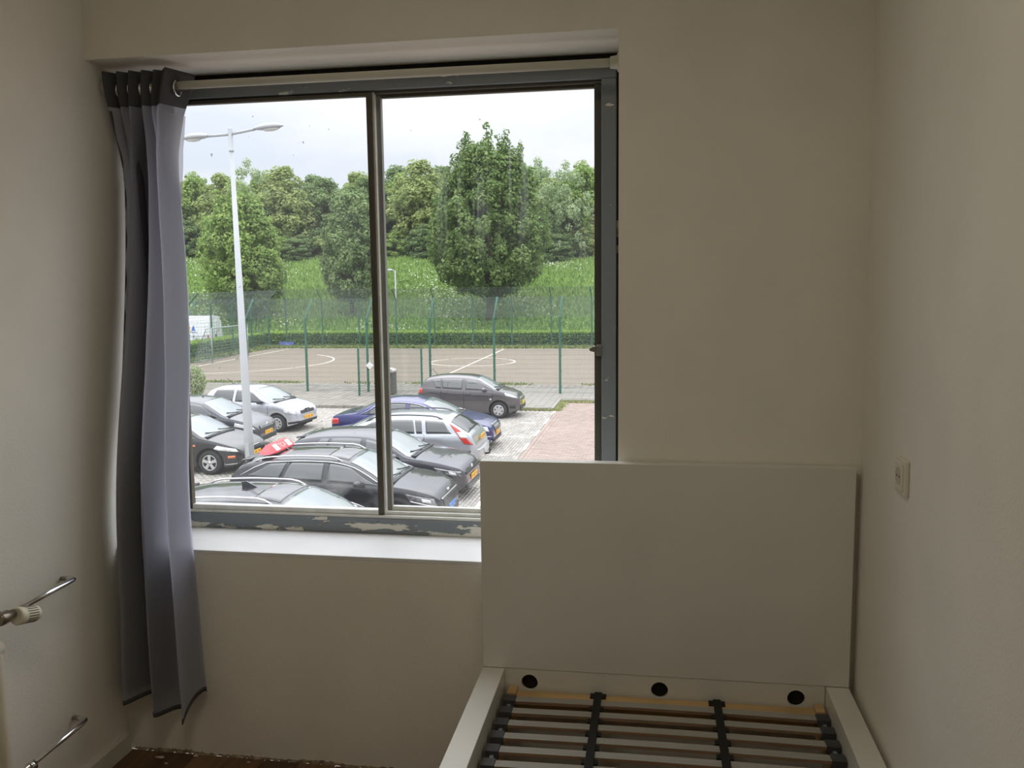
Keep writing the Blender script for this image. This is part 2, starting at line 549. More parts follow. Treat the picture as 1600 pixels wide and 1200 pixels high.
# ------------------------------------------------------------------ curtain rod with its socket
rod_m = mat('cream_rod_paint', lin(200, 198, 184), .5, noise=.04)
YR, ZR = 0.092, 2.143
rod = thing('curtain_rod', 'cream tubular curtain rod spanning the window recess under the soffit', 'curtain rod', (0, 0, 0))
b = MB(); b.tube([(XL + .012, YR, ZR), (XO - .028, YR, ZR)], .0125, 16); b.build('pole', rod_m, rod)
for xa, xb, sgn in ((XO - .001, XO - .030, 1), (XL + .001, XL + .030, -1)):
    b = MB()
    b.lathe([(.027, 0), (.027, .006), (.019, .009), (.0165, .028)], 20, (xa, YR, ZR), 'x') if sgn < 0 else \
        b.lathe([(.027, 0), (.027, -.006), (.019, -.009), (.0165, -.028)], 20, (xa, YR, ZR), 'x')
    b.build('bracket', rod_m, rod)

# ------------------------------------------------------------------ curtain
def curtain_mat(name, c, ct, clear, trans):
    m = bpy.data.materials.new(name); m.use_nodes = True
    t = m.node_tree; t.nodes.clear()
    out = t.nodes.new('ShaderNodeOutputMaterial')
    d = t.nodes.new('ShaderNodeBsdfDiffuse'); d.inputs[0].default_value = c
    tl = t.nodes.new('ShaderNodeBsdfTranslucent'); tl.inputs[0].default_value = ct
    tp = t.nodes.new('ShaderNodeBsdfTransparent')
    m1 = t.nodes.new('ShaderNodeMixShader'); m1.inputs[0].default_value = trans
    t.links.new(d.outputs[0], m1.inputs[1]); t.links.new(tl.outputs[0], m1.inputs[2])
    co = t.nodes.new('ShaderNodeTexCoord')
    wv = t.nodes.new('ShaderNodeTexNoise'); wv.inputs['Scale'].default_value = 900
    t.links.new(co.outputs['Object'], wv.inputs['Vector'])
    mr = t.nodes.new('ShaderNodeMapRange'); mr.inputs['To Min'].default_value = clear * .6; mr.inputs['To Max'].default_value = clear * 1.4
    t.links.new(wv.outputs['Fac'], mr.inputs['Value'])
    m2 = t.nodes.new('ShaderNodeMixShader')
    t.links.new(mr.outputs[0], m2.inputs[0])
    t.links.new(m1.outputs[0], m2.inputs[1]); t.links.new(tp.outputs[0], m2.inputs[2])
    t.links.new(m2.outputs[0], out.inputs['Surface'])
    return m
sheer = curtain_mat('grey_sheer_fabric', lin(168, 170, 172), lin(218, 220, 240), .06, .58)
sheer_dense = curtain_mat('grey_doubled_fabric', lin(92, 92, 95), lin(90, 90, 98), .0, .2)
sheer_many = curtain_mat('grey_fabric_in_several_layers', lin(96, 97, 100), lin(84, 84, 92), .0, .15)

NF = 5.5
def sstep(a, b_, x):
    t_ = min(1, max(0, (x - a) / (b_ - a)))
    return t_ * t_ * (3 - 2 * t_)
XRP = [(.18, -1.425), (.40, -1.438), (.70, -1.455), (.95, -1.465), (1.25, -1.470), (1.50, -1.487), (1.75, -1.512), (1.95, -1.524), (2.06, -1.515), (2.19, -1.478)]
XLP = [(.18, -1.722), (.70, -1.712), (1.30, -1.705), (1.80, -1.700), (2.06, -1.702), (2.19, -1.706)]
def cur(u, z, off=0.0):
    """a point of the cloth: u across, z height; tight eyelet pleats above, looser hanging folds below"""
    zt = (z - .12) / 2.06
    top = sstep(.84, 1.0, zt)
    zz_, xx_ = zip(*XLP); xl = float(np.interp(z, zz_, xx_))
    zz_, xx_ = zip(*XRP); xr = float(np.interp(z, zz_, xx_))
    ph = (NF * u ** 1.08 - .25) * 2 * pi
    tri = math.asin(max(-1, min(1, math.sin(ph) * .97))) / (pi / 2)
    a_top = (.056 + .010 * math.sin(7 * u + 1)) * tri * (1 if u > .86 else .85 + .15 * math.sin(23 * u))
    slow = math.sin(3.15 * 2 * pi * u ** 1.25 + .9 + .5 * math.sin(2.2 * z)) * .046 + math.sin(6.1 * 2 * pi * u + 1.1 * z) * .010
    y0 = YR * sstep(.28, .9, zt) - .062 * (1 - sstep(.28, .9, zt)) - .022 * sstep(.3, 0, zt)
    y = y0 + a_top * top + slow * (1 - top) * (.75 + .25 * (1 - zt))
    y += .050 * math.exp(-((u - .545) / .030) ** 2) * (1 - top) * sstep(ZS - .5, ZS + .5, z)   # one deep crease
    sk = .013 * top * math.sin(ph + 1.2) * (1 if u < .9 else 0)
    x = xl + (xr - xl) * u + sk + .016 * math.sin(2.6 * 2 * pi * u + 2 * z) * (1 - top) * math.sin(pi * u)
    x = max(x, XL + .006)
    if u > .90: x += top * .022 * (u - .90) / .10              # the last pleat swings out towards the glass
    if z < ZS + .05 : y = min(y, -.010 - .004 * math.sin(30 * u))
    elif z < ZS + .4: y = min(y, -.010 + (z - ZS - .05) * .28)
    return (x, y - off, z)
ct = thing('curtain', 'sheer grey full-length curtain gathered at the left end of the rod', 'curtain', (-1.58, 0.0, .14))
ct_off = Vector(ct.location)
def loc_(p): return tuple(Vector(p) - ct_off)
b = MB()
def hem(u): return .195 + .03 * math.sin(3.0 * u + .4) - .045 * sstep(.35, .75, u) * (1 - sstep(.80, .95, u)) + .05 * sstep(.8, 1, u)
b.grid(lambda i, j: loc_(cur(i, hem(i) + (2.185 - hem(i)) * j)), 200, 90)
b.build('cloth', sheer, ct, recalc=False, weld=False)
b = MB()
b.grid(lambda i, j: loc_(cur(i, 2.082 + .104 * j, .0015)), 200, 8)
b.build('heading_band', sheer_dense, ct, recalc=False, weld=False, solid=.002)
b = MB()
b.grid(lambda i, j: loc_(cur(i, hem(i) - .001 + .014 * j, .0015)), 200, 2)
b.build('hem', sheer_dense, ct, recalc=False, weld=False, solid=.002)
chrome = mat('chrome', (.75, .76, .78, 1), .12, metal=1.0, noise=.02)
for k in range(11):
    u = ((k / 2 + .25) / NF) ** (1 / 1.08)
    x, y, z = cur(u, ZR)
    b = MB()
    prof = [(.0225 + .0035 * math.cos(t), .0030 * math.sin(t)) for t in np.linspace(0, 2 * pi, 9)[:-1]]
    b.lathe(prof, 20, (0, 0, 0), 'x', closed=True)
    o = b.build('eyelet', chrome, ct, loc=loc_((x, YR, ZR - .008)))
# inner layers of the gathered cloth, folded behind its left half
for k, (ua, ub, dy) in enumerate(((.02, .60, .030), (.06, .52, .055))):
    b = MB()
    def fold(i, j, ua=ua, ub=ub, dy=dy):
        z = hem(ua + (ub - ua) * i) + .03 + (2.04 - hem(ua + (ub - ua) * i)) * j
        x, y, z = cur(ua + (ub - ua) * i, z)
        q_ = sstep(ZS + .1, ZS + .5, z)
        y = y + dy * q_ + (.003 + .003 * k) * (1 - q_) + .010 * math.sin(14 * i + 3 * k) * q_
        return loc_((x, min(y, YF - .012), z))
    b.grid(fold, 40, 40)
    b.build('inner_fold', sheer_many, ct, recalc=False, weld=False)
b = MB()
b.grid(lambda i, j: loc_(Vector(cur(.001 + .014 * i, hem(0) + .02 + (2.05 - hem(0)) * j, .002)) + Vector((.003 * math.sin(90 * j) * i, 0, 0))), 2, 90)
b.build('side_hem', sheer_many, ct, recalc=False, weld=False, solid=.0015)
# the cloth's free side edge: one single layer turned back towards the glass
b = MB()
def flap(i, j):
    z = 1.74 + .315 * j
    wd = -.006 + .038 * sstep(0, .85, j)
    x0 = float(np.interp(z, *zip(*XRP))) - .012
    return loc_((x0 + (wd + .012) * i, .075 + .05 * i + .006 * math.sin(6 * j), z + .010 * (1 - i) * sstep(.8, 1, j)))
b.grid(flap, 6, 40)
b.build('edge_flap', curtain_mat('thin_single_layer_fabric', lin(214, 214, 220), lin(236, 236, 242), .30, .8), ct, recalc=False, weld=False)

# ------------------------------------------------------------------ radiator with its valve and pipes (its end just reaches into view)
rad_m = mat('cream_radiator_enamel', lin(214, 206, 186), .4, noise=.04)
rad = thing('radiator', 'cream column radiator on the left wall with a thermostat valve and two chrome pipes', 'radiator', (-1.66, -.62, .16))
R0 = Vector(rad.location)
def rl(*p): return tuple(Vector(p) - R0)
for k in range(12):
    yk = -.632 - k * .05
    b = MB()
    b.tube([rl(-1.665, yk, .17), rl(-1.665, yk, .19), rl(-1.665, yk, .60), rl(-1.665, yk, .62)], [.016, .0215, .0215, .016], 12)
    b.build('column', rad_m, rad)
b = MB(); b.tube([rl(-1.665, -.615, .615), rl(-1.665, -1.20, .615)], .022, 12); b.build('header', rad_m, rad)
b = MB(); b.tube([rl(-1.665, -.615, .20), rl(-1.665, -1.20, .20)], .022, 12); b.build('header', rad_m, rad)
def bend(p0, p1, p2, r, n=6):
    p0, p1, p2 = map(Vector, (p0, p1, p2))
    a = p1 + (p0 - p1).normalized() * r; c = p1 + (p2 - p1).normalized() * r
    out = [p0]
    for i in range(n + 1):
        t_ = i / n
        out.append(a * (1 - t_) ** 2 + p1 * 2 * t_ * (1 - t_) + c * t_ ** 2)
    return out + [p2]
b = MB(); b.tube(bend(rl(-1.673, -.62, .682), rl(-1.673, -.292, .687), rl(XL + .003, -.272, .676), .022), .0075, 12)
b.build('supply_pipe', chrome, rad)
b = MB(); b.tube(bend(rl(-1.673, -.60, .243), rl(-1.673, -.285, .252), rl(XL + .003, -.265, .243), .022), .0075, 12)
b.build('return_pipe', chrome, rad)
brass = mat('tarnished_valve_metal', lin(132, 122, 106), .3, metal=.8, noise=.2, nscale=60)
b = MB()
b.lathe([(.015, 0), (.0165, .008), (.0165, .034), (.012, .040), (.012, .052)], 16, rl(-1.652, -.622, .690), 'y')
b.lathe([(.010, 0), (.010, .03)], 12, rl(-1.672, -.600, .672), 'z')
valve = b.build('valve', brass, rad)
b = MB(); b.lathe([(.0145, 0), (.0145, .018)], 6, rl(-1.671, -.535, .243), 'y'); b.build('union_nut', chrome, rad)
# the thermostat head: stout collar, slotted barrel, domed end
ivory = mat('ivory_plastic', lin(226, 220, 198), .4, noise=.03)
slot_m = mat('dark_slot', lin(70, 62, 48), .8)
hb = MB()
hb.lathe([(.021, .0), (.0235, .003), (.0235, .014), (.0225, .017), (.0215, .018), (.0215, .058), (.019, .066), (.0135, .0715), (.0, .073)], 32, (0, 0, 0), 'y')
th = hb.build('thermostat_head', ivory, rad)
th.location = rl(-1.648, -.566, .680); th.rotation_euler = (-.22, 0, -.15)
for k in range(20):
    a = 2 * pi * k / 20
    s = MB(); s.box(-.0009, .0009, .023, .055, .0205, .0221)
    o = s.build('slot', slot_m, th); o.rotation_euler = (0, a, 0)

# ------------------------------------------------------------------ wall socket
sock_m = mat('white_socket_plastic', lin(222, 216, 198), .35, noise=.02)
sk = thing('wall_socket', 'white square single wall socket on the right wall beside the headboard', 'socket', (XR, -.443, 1.081))
b = MB(); b.box(-.010, 0, -.041, .041, -.041, .041); b.build('frame', sock_m, sk, bevel=.003)
b = MB(); b.box(-.014, -.009, -.031, .031, -.031, .031); pl = b.build('plate', sock_m, sk, bevel=.002)
b = MB(); b.lathe([(.0205, -.0142), (.0195, -.0150), (.0195, -.0146), (.0185, -.0143), (.0, -.0143)], 32, (0, 0, 0), 'x')
b.build('recess', mat('shaded_socket_plastic', lin(196, 188, 168), .5), pl)
for s in (-1, 1):
    b = MB(); b.lathe([(.0026, -.0149), (.0026, -.0142)], 10, (0, s * .0095, 0), 'x'); b.build('contact_hole', slot_m, pl)

# ------------------------------------------------------------------ bed frame
bed_w = mat('white_bed_lacquer', (0.74, 0.73, 0.67, 1), .32, noise=.02, nscale=4, bump=.03)
BX, BY = -0.5205, -0.0515
bed = thing('bed_frame', 'white slab bed frame with a tall plain headboard, pushed against the right wall', 'bed', (BX, BY, 0), .0100)
BW = 1.046
b = MB(); b.box(0, BW, 0, .038, .384, 1.0105); b.build('headboard', bed_w, bed, bevel=.0018)
# lower headboard panel with three round finger holes
def holed(x0, x1, z0, z1, holes, r, ya, yb, n=28):
    mb = MB()
    xs_ = [x0] + [(holes[i] + holes[i + 1]) / 2 for i in range(len(holes) - 1)] + [x1]
    for k, hx in enumerate(holes):
        hz = .342
        a0, a1 = xs_[k], xs_[k + 1]
        for y in (ya, yb):
            ring, outer = [], []
            for i in range(n):
                t_ = 2 * pi * i / n
                c, s = math.cos(t_), math.sin(t_)
                ring.append((hx + r * c, y, hz + r * s))
                tx = ((a1 - hx) / c if c > 0 else (a0 - hx) / c) if abs(c) > 1e-9 else 1e9
                tz = ((z1 - hz) / s if s > 0 else (z0 - hz) / s) if abs(s) > 1e-9 else 1e9
                q = min(tx, tz)
                outer.append((hx + q * c, y, hz + q * s))
            corners = []
            mb.add(ring + outer, [(i, (i + 1) % n, n + (i + 1) % n, n + i) for i in range(n)])
            for cx, cz in ((a0, z0), (a1, z0), (a1, z1), (a0, z1)):
                ang = math.atan2(cz - hz, cx - hx) % (2 * pi)
                i = int(ang / (2 * pi) * n)
                mb.add([outer[i], outer[(i + 1) % n], (cx, y, cz)], [(0, 1, 2)])
        v = [(hx + r * math.cos(2 * pi * i / n), y, hz + r * math.sin(2 * pi * i / n)) for y in (ya, yb) for i in range(n)]
        mb.add(v, [(i, (i + 1) % n, n + (i + 1) % n, n + i) for i in range(n)])
    mb.box(x0, x1, ya, yb, z0 - .001, z0)
    mb.box(x0, x1, ya, yb, z1, z1 + .001)
    return mb
holed(.0655, BW - .062, .06, .3825, [.140, .5215, .904], .0245, .002, .014).build('lower_panel', bed_w, bed)
b = MB(); b.box(.0655, BW - .062, .024, .030, .06, .3825); b.build('back_board', mat('dark_board_back', lin(40, 34, 28), .9), bed)
def side_rail(x0, x1):
    q = MB(); q.box(x0, x1, -1.98, -.0005, .10, .383); return q
side_rail(0, .066).build('side_rail', bed_w, bed, bevel=.0018)
side_rail(BW - .0625, BW).build('side_rail', bed_w, bed, bevel=.0018)
b = MB(); b.box(0, BW, -2.02, -1.98, .0, .383); b.build('footboard', bed_w, bed, bevel=.0018)
for s in (0.001, BW - .065):
    b = MB(); b.box(s, s + .064, .002, .036, .0, .3835); b.build('leg', bed_w, bed)
ledge = mat('grey_steel_ledge', lin(120, 118, 112), .5, metal=.3)
for a0, a1 in ((.066, .082), (BW - .078, BW - .0625)):
    b = MB(); b.box(a0, a1, -1.97, -.02, .24, .262); b.build('support_ledge', ledge, bed)

# ------------------------------------------------------------------ slatted base lying in the frame
birch = mat('pale_birch', lin(205, 172, 122), .5, noise=.12, nscale=3, stretch=(1, 12, 12))
birch_e = mat('brown_ply_edge', lin(150, 124, 98), .6, noise=.15, nscale=4, stretch=(1, 14, 40))
slat_top = mat('grey_slat_foil', lin(168, 166, 160), .26, noise=.04, nscale=6, stretch=(.6, 10, 1))
rubber = mat('grey_holder_plastic', lin(74, 75, 78), .55, noise=.06)
strap_m = mat('black_strap_plastic', lin(24, 24, 24), .6, noise=.1)
metal_lt = mat('pale_link_plastic', lin(150, 152, 156), .4)
SB = thing('slatted_bed_base', 'slatted bed base with grey slats in plastic holders, lying inside the white bed frame', 'bed base', (BX, BY, 0), .0100)
SX0, SX1 = .076, BW - .066
def sbx(x0, x1, y0, y1, z0, z1): q = MB(); q.box(x0, x1, y0, y1, z0, z1); return q
sbx(SX0 + .008, SX1 - .006, -.0515, -.006, .270, .321).build('end_rail', birch, SB, bevel=.002)
for xa in (SX0 + .010, SX1 - .034):
    sbx(xa, xa + .024, -1.95, -.006, .263, .2985).build('long_rail', birch, SB, bevel=.002)
for xa in (SX0 + .004, SX1 - .030):
    sbx(xa, xa + .026, -.050, -.003, .30, .333).build('corner_block', birch, SB, bevel=.002)
ZT = .325
mid1, mid2 = .345, .683
pitch = .0692
for k in range(27):
    yc = -.071 - k * pitch
    hw = .0150
    zc = ZT
    # each slat is a thin laminated board, a little crowned, its foil on top and bare ply edges
    q = MB()
    n = 10
    xa, xb = SX0 + .026, SX1 - .024
    vt, vb = [], []
    for i in range(n + 1):
        s = i / n
        x = xa + (xb - xa) * s
        z = zc + .004 * math.sin(pi * s)
        vt += [(x, yc - hw, z), (x, yc + hw, z)]
        vb += [(x, yc - hw, z - .009), (x, yc + hw, z - .009)]
    q.add(vt, [(2 * i, 2 * i + 2, 2 * i + 3, 2 * i + 1) for i in range(n)], 0, True)
    q.add(vb, [(2 * i, 2 * i + 1, 2 * i + 3, 2 * i + 2) for i in range(n)], 1, True)
    q.add(vt + vb, [(2 * i, 2 * (n + 1) + 2 * i, 2 * (n + 1) + 2 * i + 2, 2 * i + 2) for i in range(n)], 1)
    q.add(vt + vb, [(2 * i + 1, 2 * i + 3, 2 * (n + 1) + 2 * i + 3, 2 * (n + 1) + 2 * i + 1) for i in range(n)], 1)
    q.build('slat', [slat_top, birch_e], SB, weld=False)
    for xh in (SX0 - .002, SX1 - .034):
        q = MB(); q.box(xh, xh + .036, yc - hw - .0035, yc + hw + .0035, ZT - .018, ZT + .0035)
        q.box(xh + .008, xh + .028, yc - hw * .6, yc + hw * .6, .298, ZT - .018)
        q.build('slat_holder', rubber, SB, bevel=.002)
        if k % 2 == 0:
            q = MB(); q.box(xh + .014, xh + .024, yc - pitch + hw + .004, yc - hw - .004, ZT - .016, ZT - .008)
            q.build('holder_link', metal_lt, SB)
for mx_ in (mid1, mid2):
    q = MB()
    q.box(mx_ - .011, mx_ + .011, -1.92, -.012, ZT + .0045, ZT + .0075)
    q.box(mx_ - .023, mx_ + .023, -.034, -.004, .318, ZT - .001)
    for k in range(27):
        yc = -.071 - k * pitch
        q.box(mx_ - .021, mx_ + .021, yc - .0150 - .030, yc - .0150 - .008, ZT - .012, ZT + .003)
    q.build('strap', strap_m, SB, bevel=.001)
# ================================================================== outside: ground
def tint_mat(name, c1, c2, rough=.8, nz=.12, nscale=1.2):
    m = mat(name, c1, rough)
    t = m.node_tree; b = t.nodes['Principled BSDF']
    at = t.nodes.new('ShaderNodeAttribute'); at.attribute_name = 'tint'
    r = t.nodes.new('ShaderNodeValToRGB')
    r.color_ramp.elements[0].color = c1; r.color_ramp.elements[1].color = c2
    t.links.new(at.outputs['Fac'], r.inputs[0])
    co = t.nodes.new('ShaderNodeTexCoord')
    n = t.nodes.new('ShaderNodeTexNoise'); n.inputs['Scale'].default_value = nscale; n.inputs['Detail'].default_value = 5
    t.links.new(co.outputs['Object'], n.inputs['Vector'])
    mr = t.nodes.new('ShaderNodeMapRange'); mr.inputs['From Min'].default_value = .3; mr.inputs['From Max'].default_value = .7
    mr.inputs['To Min'].default_value = 1 - nz; mr.inputs['To Max'].default_value = 1 + nz
    t.links.new(n.outputs['Fac'], mr.inputs['Value'])
    mx = t.nodes.new('ShaderNodeMixRGB'); mx.blend_type = 'MULTIPLY'; mx.inputs[0].default_value = 1
    t.links.new(r.outputs[0], mx.inputs[1]); t.links.new(mr.outputs[0], mx.inputs[2])
    t.links.new(mx.outputs[0], b.inputs['Base Color'])
    return m

def blocks(name, C, hx, hy, z0, z1, tint, material, parent, kind=None):
    """many low blocks (bricks, tiles) as one mesh: centres C (n,2), half sizes, joints left open between them"""
    n = len(C)
    sx = np.array([-1, 1, 1, -1]); sy = np.array([-1, -1, 1, 1])
    v = np.empty((n, 8, 3), np.float32)
    dz = np.random.default_rng(3).uniform(-.0025, .0025, n)
    for k in range(4):
        v[:, k] = np.stack([C[:, 0] + sx[k] * hx, C[:, 1] + sy[k] * hy, np.full(n, z0)], 1)
        v[:, k + 4] = np.stack([C[:, 0] + sx[k] * hx * .97, C[:, 1] + sy[k] * hy * .97, z1 + dz], 1)
    F = np.array([(4, 5, 6, 7), (0, 1, 5, 4), (1, 2, 6, 5), (2, 3, 7, 6), (3, 0, 4, 7)])
    idx = (np.arange(n)[:, None, None] * 8 + F[None]).reshape(-1).astype(np.int32)
    me = bpy.data.meshes.new(name)
    me.vertices.add(n * 8); me.vertices.foreach_set('co', v.reshape(-1))
    me.loops.add(n * 20); me.loops.foreach_set('vertex_index', idx)
    me.polygons.add(n * 5)
    me.polygons.foreach_set('loop_start', np.arange(0, n * 20, 4, dtype=np.int32))
    me.polygons.foreach_set('loop_total', np.full(n * 5, 4, np.int32))
    a = me.attributes.new('tint', 'FLOAT', 'FACE'); a.data.foreach_set('value', np.repeat(tint, 5).astype(np.float32))
    me.materials.append(material); me.update(calc_edges=True)
    o = bpy.data.objects.new(name, me); COL.objects.link(o)
    if parent: o.parent = parent
    if kind: o['kind'] = kind
    return o

RG = np.random.default_rng(11)
LANE = -3.80
joint_g = mat('sandy_joint', lin(138, 131, 122), .95, noise=.12, nscale=20)
b = MB(); b.box(-75, 40, 2.0, 29.35, G - .3, G - .018)
lot = struct('ground', b, joint_g)
bx, by = .0875, .2125
cols = np.arange(int((LANE + 20.5) / bx))
C = []
for i in cols:
    x = LANE - .04 - (i + .5) * bx
    off = by / 2 if i % 2 else 0
    y0 = 11.2 if x > -12 else 15
    ys = np.arange(y0 + off, 29.2, by)
    C.append(np.stack([np.full(len(ys), x), ys], 1))
C = np.concatenate(C)
grey_brick = tint_mat('grey_clay_paver', lin(148, 144, 138), lin(174, 168, 160), .8, .08, .5)
blocks('brick', C, bx / 2 - .0045, by / 2 - .0045, G - .02, G, RG.uniform(0, 1, len(C)), grey_brick, lot, 'stuff')
# red brick carriageway
b = MB(); b.box(LANE, 16, 2.0, 31.55, G - .3, G - .016)
road = struct('road', b, mat('red_joint', lin(138, 122, 113), .95, noise=.12, nscale=20))
C = []
for j, y in enumerate(np.arange(9.0, 31.5, .10)):
    xs_ = np.arange(LANE + .22 + (.105 if j % 2 else 0), 6.5, .21)
    C.append(np.stack([xs_, np.full(len(xs_), y)], 1))
C = np.concatenate(C)
red_brick = tint_mat('red_clay_paver', lin(146, 129, 119), lin(163, 147, 137), .8, .06, .4)
blocks('brick', C, .1015, .0465, G - .02, G, RG.uniform(0, 1, len(C)), red_brick, road, 'stuff')
ys = np.arange(8.0, 31.5, .21)
C = np.concatenate([np.stack([np.full(len(ys), LANE + .055), ys], 1), np.stack([np.full(len(ys), LANE + .005 + .155), ys + .1], 1)])
blocks('edging_brick', C, .046, .1015, G - .02, G + .002, RG.uniform(.2, 1, len(C)), red_brick, road, 'stuff')
white_m = mat('white_road_brick', lin(232, 230, 222), .8, noise=.08, nscale=6)
for k, y in enumerate(np.arange(12.6, 29.0, 2.29)):
    b = MB()
    for q in range(5):
        b.box(LANE - .105, LANE - .008, y + q * .205, y + q * .205 + .198, G - .01, G + .0035)
    b.build('white_dash', white_m, lot)
for y in (12.5, 15.2, 18.15, 20.98, 23.85, 26.5):
    b = MB()
    for q in range(3): b.box(LANE - .86 + q * .16, LANE - .86 + q * .16 + .152, y - .05, y + .05, G - .01, G + .0035)
    b.build('bay_tick', white_m, lot)
for x0_, y in ((-10.3, 22.4), (-10.2, 24.9)):
    b = MB(); b.box(x0_, x0_ + .55, y - .05, y + .05, G - .01, G + .0035); b.build('bay_tick', white_m, lot)

# kerb and tiled footpath up to the sports court
SWZ = G + .10
kerb_m = mat('grey_concrete_kerb', lin(140, 136, 128), .85, noise=.15, nscale=6)
kerb = thing('trim_3', None, None); kerb['kind'] = 'structure'
xk = -26.0
while xk < LANE - .3:
    b = MB(); b.box(xk + .004, min(xk + .996, LANE - .26), 29.36, 29.48, G - .1, SWZ + RND.uniform(-.004, .004))
    b.build('kerbstone', kerb_m, kerb, bevel=.012, seg=1); xk += 1.0
yk = 29.36
while yk < 31.5:
    b = MB(); b.box(LANE - .25, LANE - .11, yk + .004, yk + .7, G - .1, SWZ); b.build('kerbstone', kerb_m, kerb, bevel=.012, seg=1); yk += .704
xk = LANE - .11
while xk < 14:
    b = MB(); b.box(xk + .004, xk + .996, 31.58, 31.70, G - .1, SWZ + RND.uniform(-.004, .004)); b.build('kerbstone', kerb_m, kerb, bevel=.012, seg=1); xk += 1.0
b = MB(); b.box(-45, LANE - .25, 29.48, 36.4, G - .2, SWZ - .012); b.box(LANE - .25, 14, 31.7, 36.4, G - .2, SWZ - .012)
walk = struct('sidewalk', b, mat('mossy_joint', lin(112, 112, 84), .95, noise=.25, nscale=8))
tile_m = tint_mat('grey_concrete_tile', lin(126, 122, 114), lin(146, 140, 131), .85, .10, .8)
T = []
for i in range(150):
    for j in range(23):
        x, y = LANE + 3.8 - i * .3, 29.64 + j * .3
        if x > LANE - .39 and y < 31.9: continue
        if y > 36.3: continue
        T.append((x, y))
T = np.array(T)
vis = (T[:, 0] > -7.0) & (T[:, 0] < -2.4) & (T[:, 1] < 35.2)
near = T[vis][:300]
one = None
for k, (x, y) in enumerate(near):
    if one is None:
        q = MB(); q.box(-.146, .146, -.146, .146, -.03, 0)
        one = q.build('paving_tile', mat('grey_concrete_tile_single', lin(136, 132, 124), .85, noise=.08, nscale=2), walk, loc=(x, y, SWZ))
    else:
        c = one.copy(); COL.objects.link(c); c.parent = walk; c.location = (x, y, SWZ + RND.uniform(-.004, .004))
        c.rotation_euler = (RND.uniform(-.008, .008), RND.uniform(-.008, .008), 0)
key = {tuple(p) for p in near}
rest = np.array([p for p in T if tuple(p) not in key])
blocks('paving_tile', rest, .146, .146, SWZ - .03, SWZ, RG.uniform(0, 1, len(rest)), tile_m, walk, 'stuff')

# sports court of pinkish asphalt with white lines
b = MB(); b.box(-29.0, 20, 36.4, 58.3, G - .2, SWZ - .01)
court = struct('court', b, mat('pinkish_court_asphalt', lin(125, 114, 101), .9, noise=.05, nscale=.6, bump=.2, bscale=40))
CZ = SWZ - .01
line_m = mat('worn_white_line', lin(214, 208, 196), .85, noise=.1, nscale=3)
def ring(cx, cy, r, a0, a1, wd=.10, n=48, ex=1.0, ey=1.0):
    q = MB(); v = []
    for i in range(n + 1):
        a = a0 + (a1 - a0) * i / n
        for rr in (r - wd / 2, r + wd / 2): v.append((cx + rr * math.cos(a) * ex, cy + rr * math.sin(a) * ey, CZ + .004))
    q.add(v, [(2 * i, 2 * i + 1, 2 * i + 3, 2 * i + 2) for i in range(n)])
    q.build('court_line', line_m, court)
ring(-10.8, 47.2, 2.45, 0, 2 * pi, .11)
def cl_(x0, y0, x1, y1, wd=.10):
    d = Vector((x1 - x0, y1 - y0, 0)).normalized(); n = Vector((-d.y, d.x, 0)) * wd / 2
    q = MB(); a = Vector((x0, y0, CZ + .004)); c = Vector((x1, y1, CZ + .004))
    q.add([a + n, a - n, c - n, c + n], [(0, 1, 2, 3)]); q.build('court_line', line_m, court)
cl_(-10.65, 38.0, -10.65, 56.6)
ring(-26.0, 46.4, 6.6, -1.16, 0.95, .11, ex=1.0)
cl_(-26.2, 38.2, -26.2, 56.6); cl_(-26.2, 56.6, 8, 56.6); cl_(-23.4, 40.35, -26.2, 40.0)

# weeds along the near edge of the court
grass_mat = leaf_mat('fresh_grass', lin(96, 112, 66), lin(160, 168, 108), .3)
def tufts(name, P, h, wd, mat_, seed, parent=None, lean=.5):
    r = np.random.default_rng(seed); n = len(P)
    U = np.stack([r.normal(0, lean, n), r.normal(0, lean, n), np.ones(n)], 1); U /= np.linalg.norm(U, axis=1)[:, None]
    hh = h * r.uniform(.5, 1.2, n)[:, None] / 2
    V = np.stack([r.normal(0, 1, n), r.normal(0, .5, n), r.normal(0, .3, n)], 1); V /= np.linalg.norm(V, axis=1)[:, None]
    return cards(name, P + U * hh * .9, U * hh, V * wd * r.uniform(.6, 1.3, n)[:, None], r.uniform(0, 1, n), mat_, parent)
P = np.stack([RG.uniform(-24, 12, 5000), 36.45 + RG.normal(0, .16, 5000), np.full(5000, CZ)], 1)
keep = (np.sin(P[:, 0] * 1.7) + np.sin(P[:, 0] * .6 + 1) + RG.normal(0, .7, 5000)) > .5
o = tufts('weeds', P[keep], .12, .04, grass_mat, 5); tag(o, 'thin ragged line of weeds along the near edge of the sports court', 'weeds', kind='stuff')
P = np.stack([RG.uniform(-4.2, 1.5, 1500), 31.5 + RG.normal(0, .06, 1500), np.full(1500, G)], 1)
P = np.concatenate([P, np.stack([LANE - .05 + RG.normal(0, .10, 700), RG.uniform(29.2, 31.5, 700), np.full(700, G)], 1),
                    np.stack([RG.uniform(-8.3, -3.9, 500), 29.32 + RG.normal(0, .03, 500), np.full(500, G)], 1)])
o = tufts('weeds', P, .10, .05, leaf_mat('dry_grass', lin(126, 134, 84), lin(182, 182, 128), .3), 6); tag(o, 'weeds growing in the corner where the kerb meets the red brick road', 'weeds', kind='stuff')
P = np.stack([RG.uniform(-29, 18, 9000), RG.uniform(57.0, 58.9, 9000), np.full(9000, CZ)], 1)
P = np.concatenate([P, np.stack([RG.uniform(-28.9, -27.6, 2500), RG.uniform(40, 58, 2500), np.full(2500, CZ)], 1)])
o = tufts('weeds', P, .20, .10, grass_mat, 7); tag(o, 'strip of long grass at the foot of the clipped hedge behind the court', 'grass', kind='stuff')

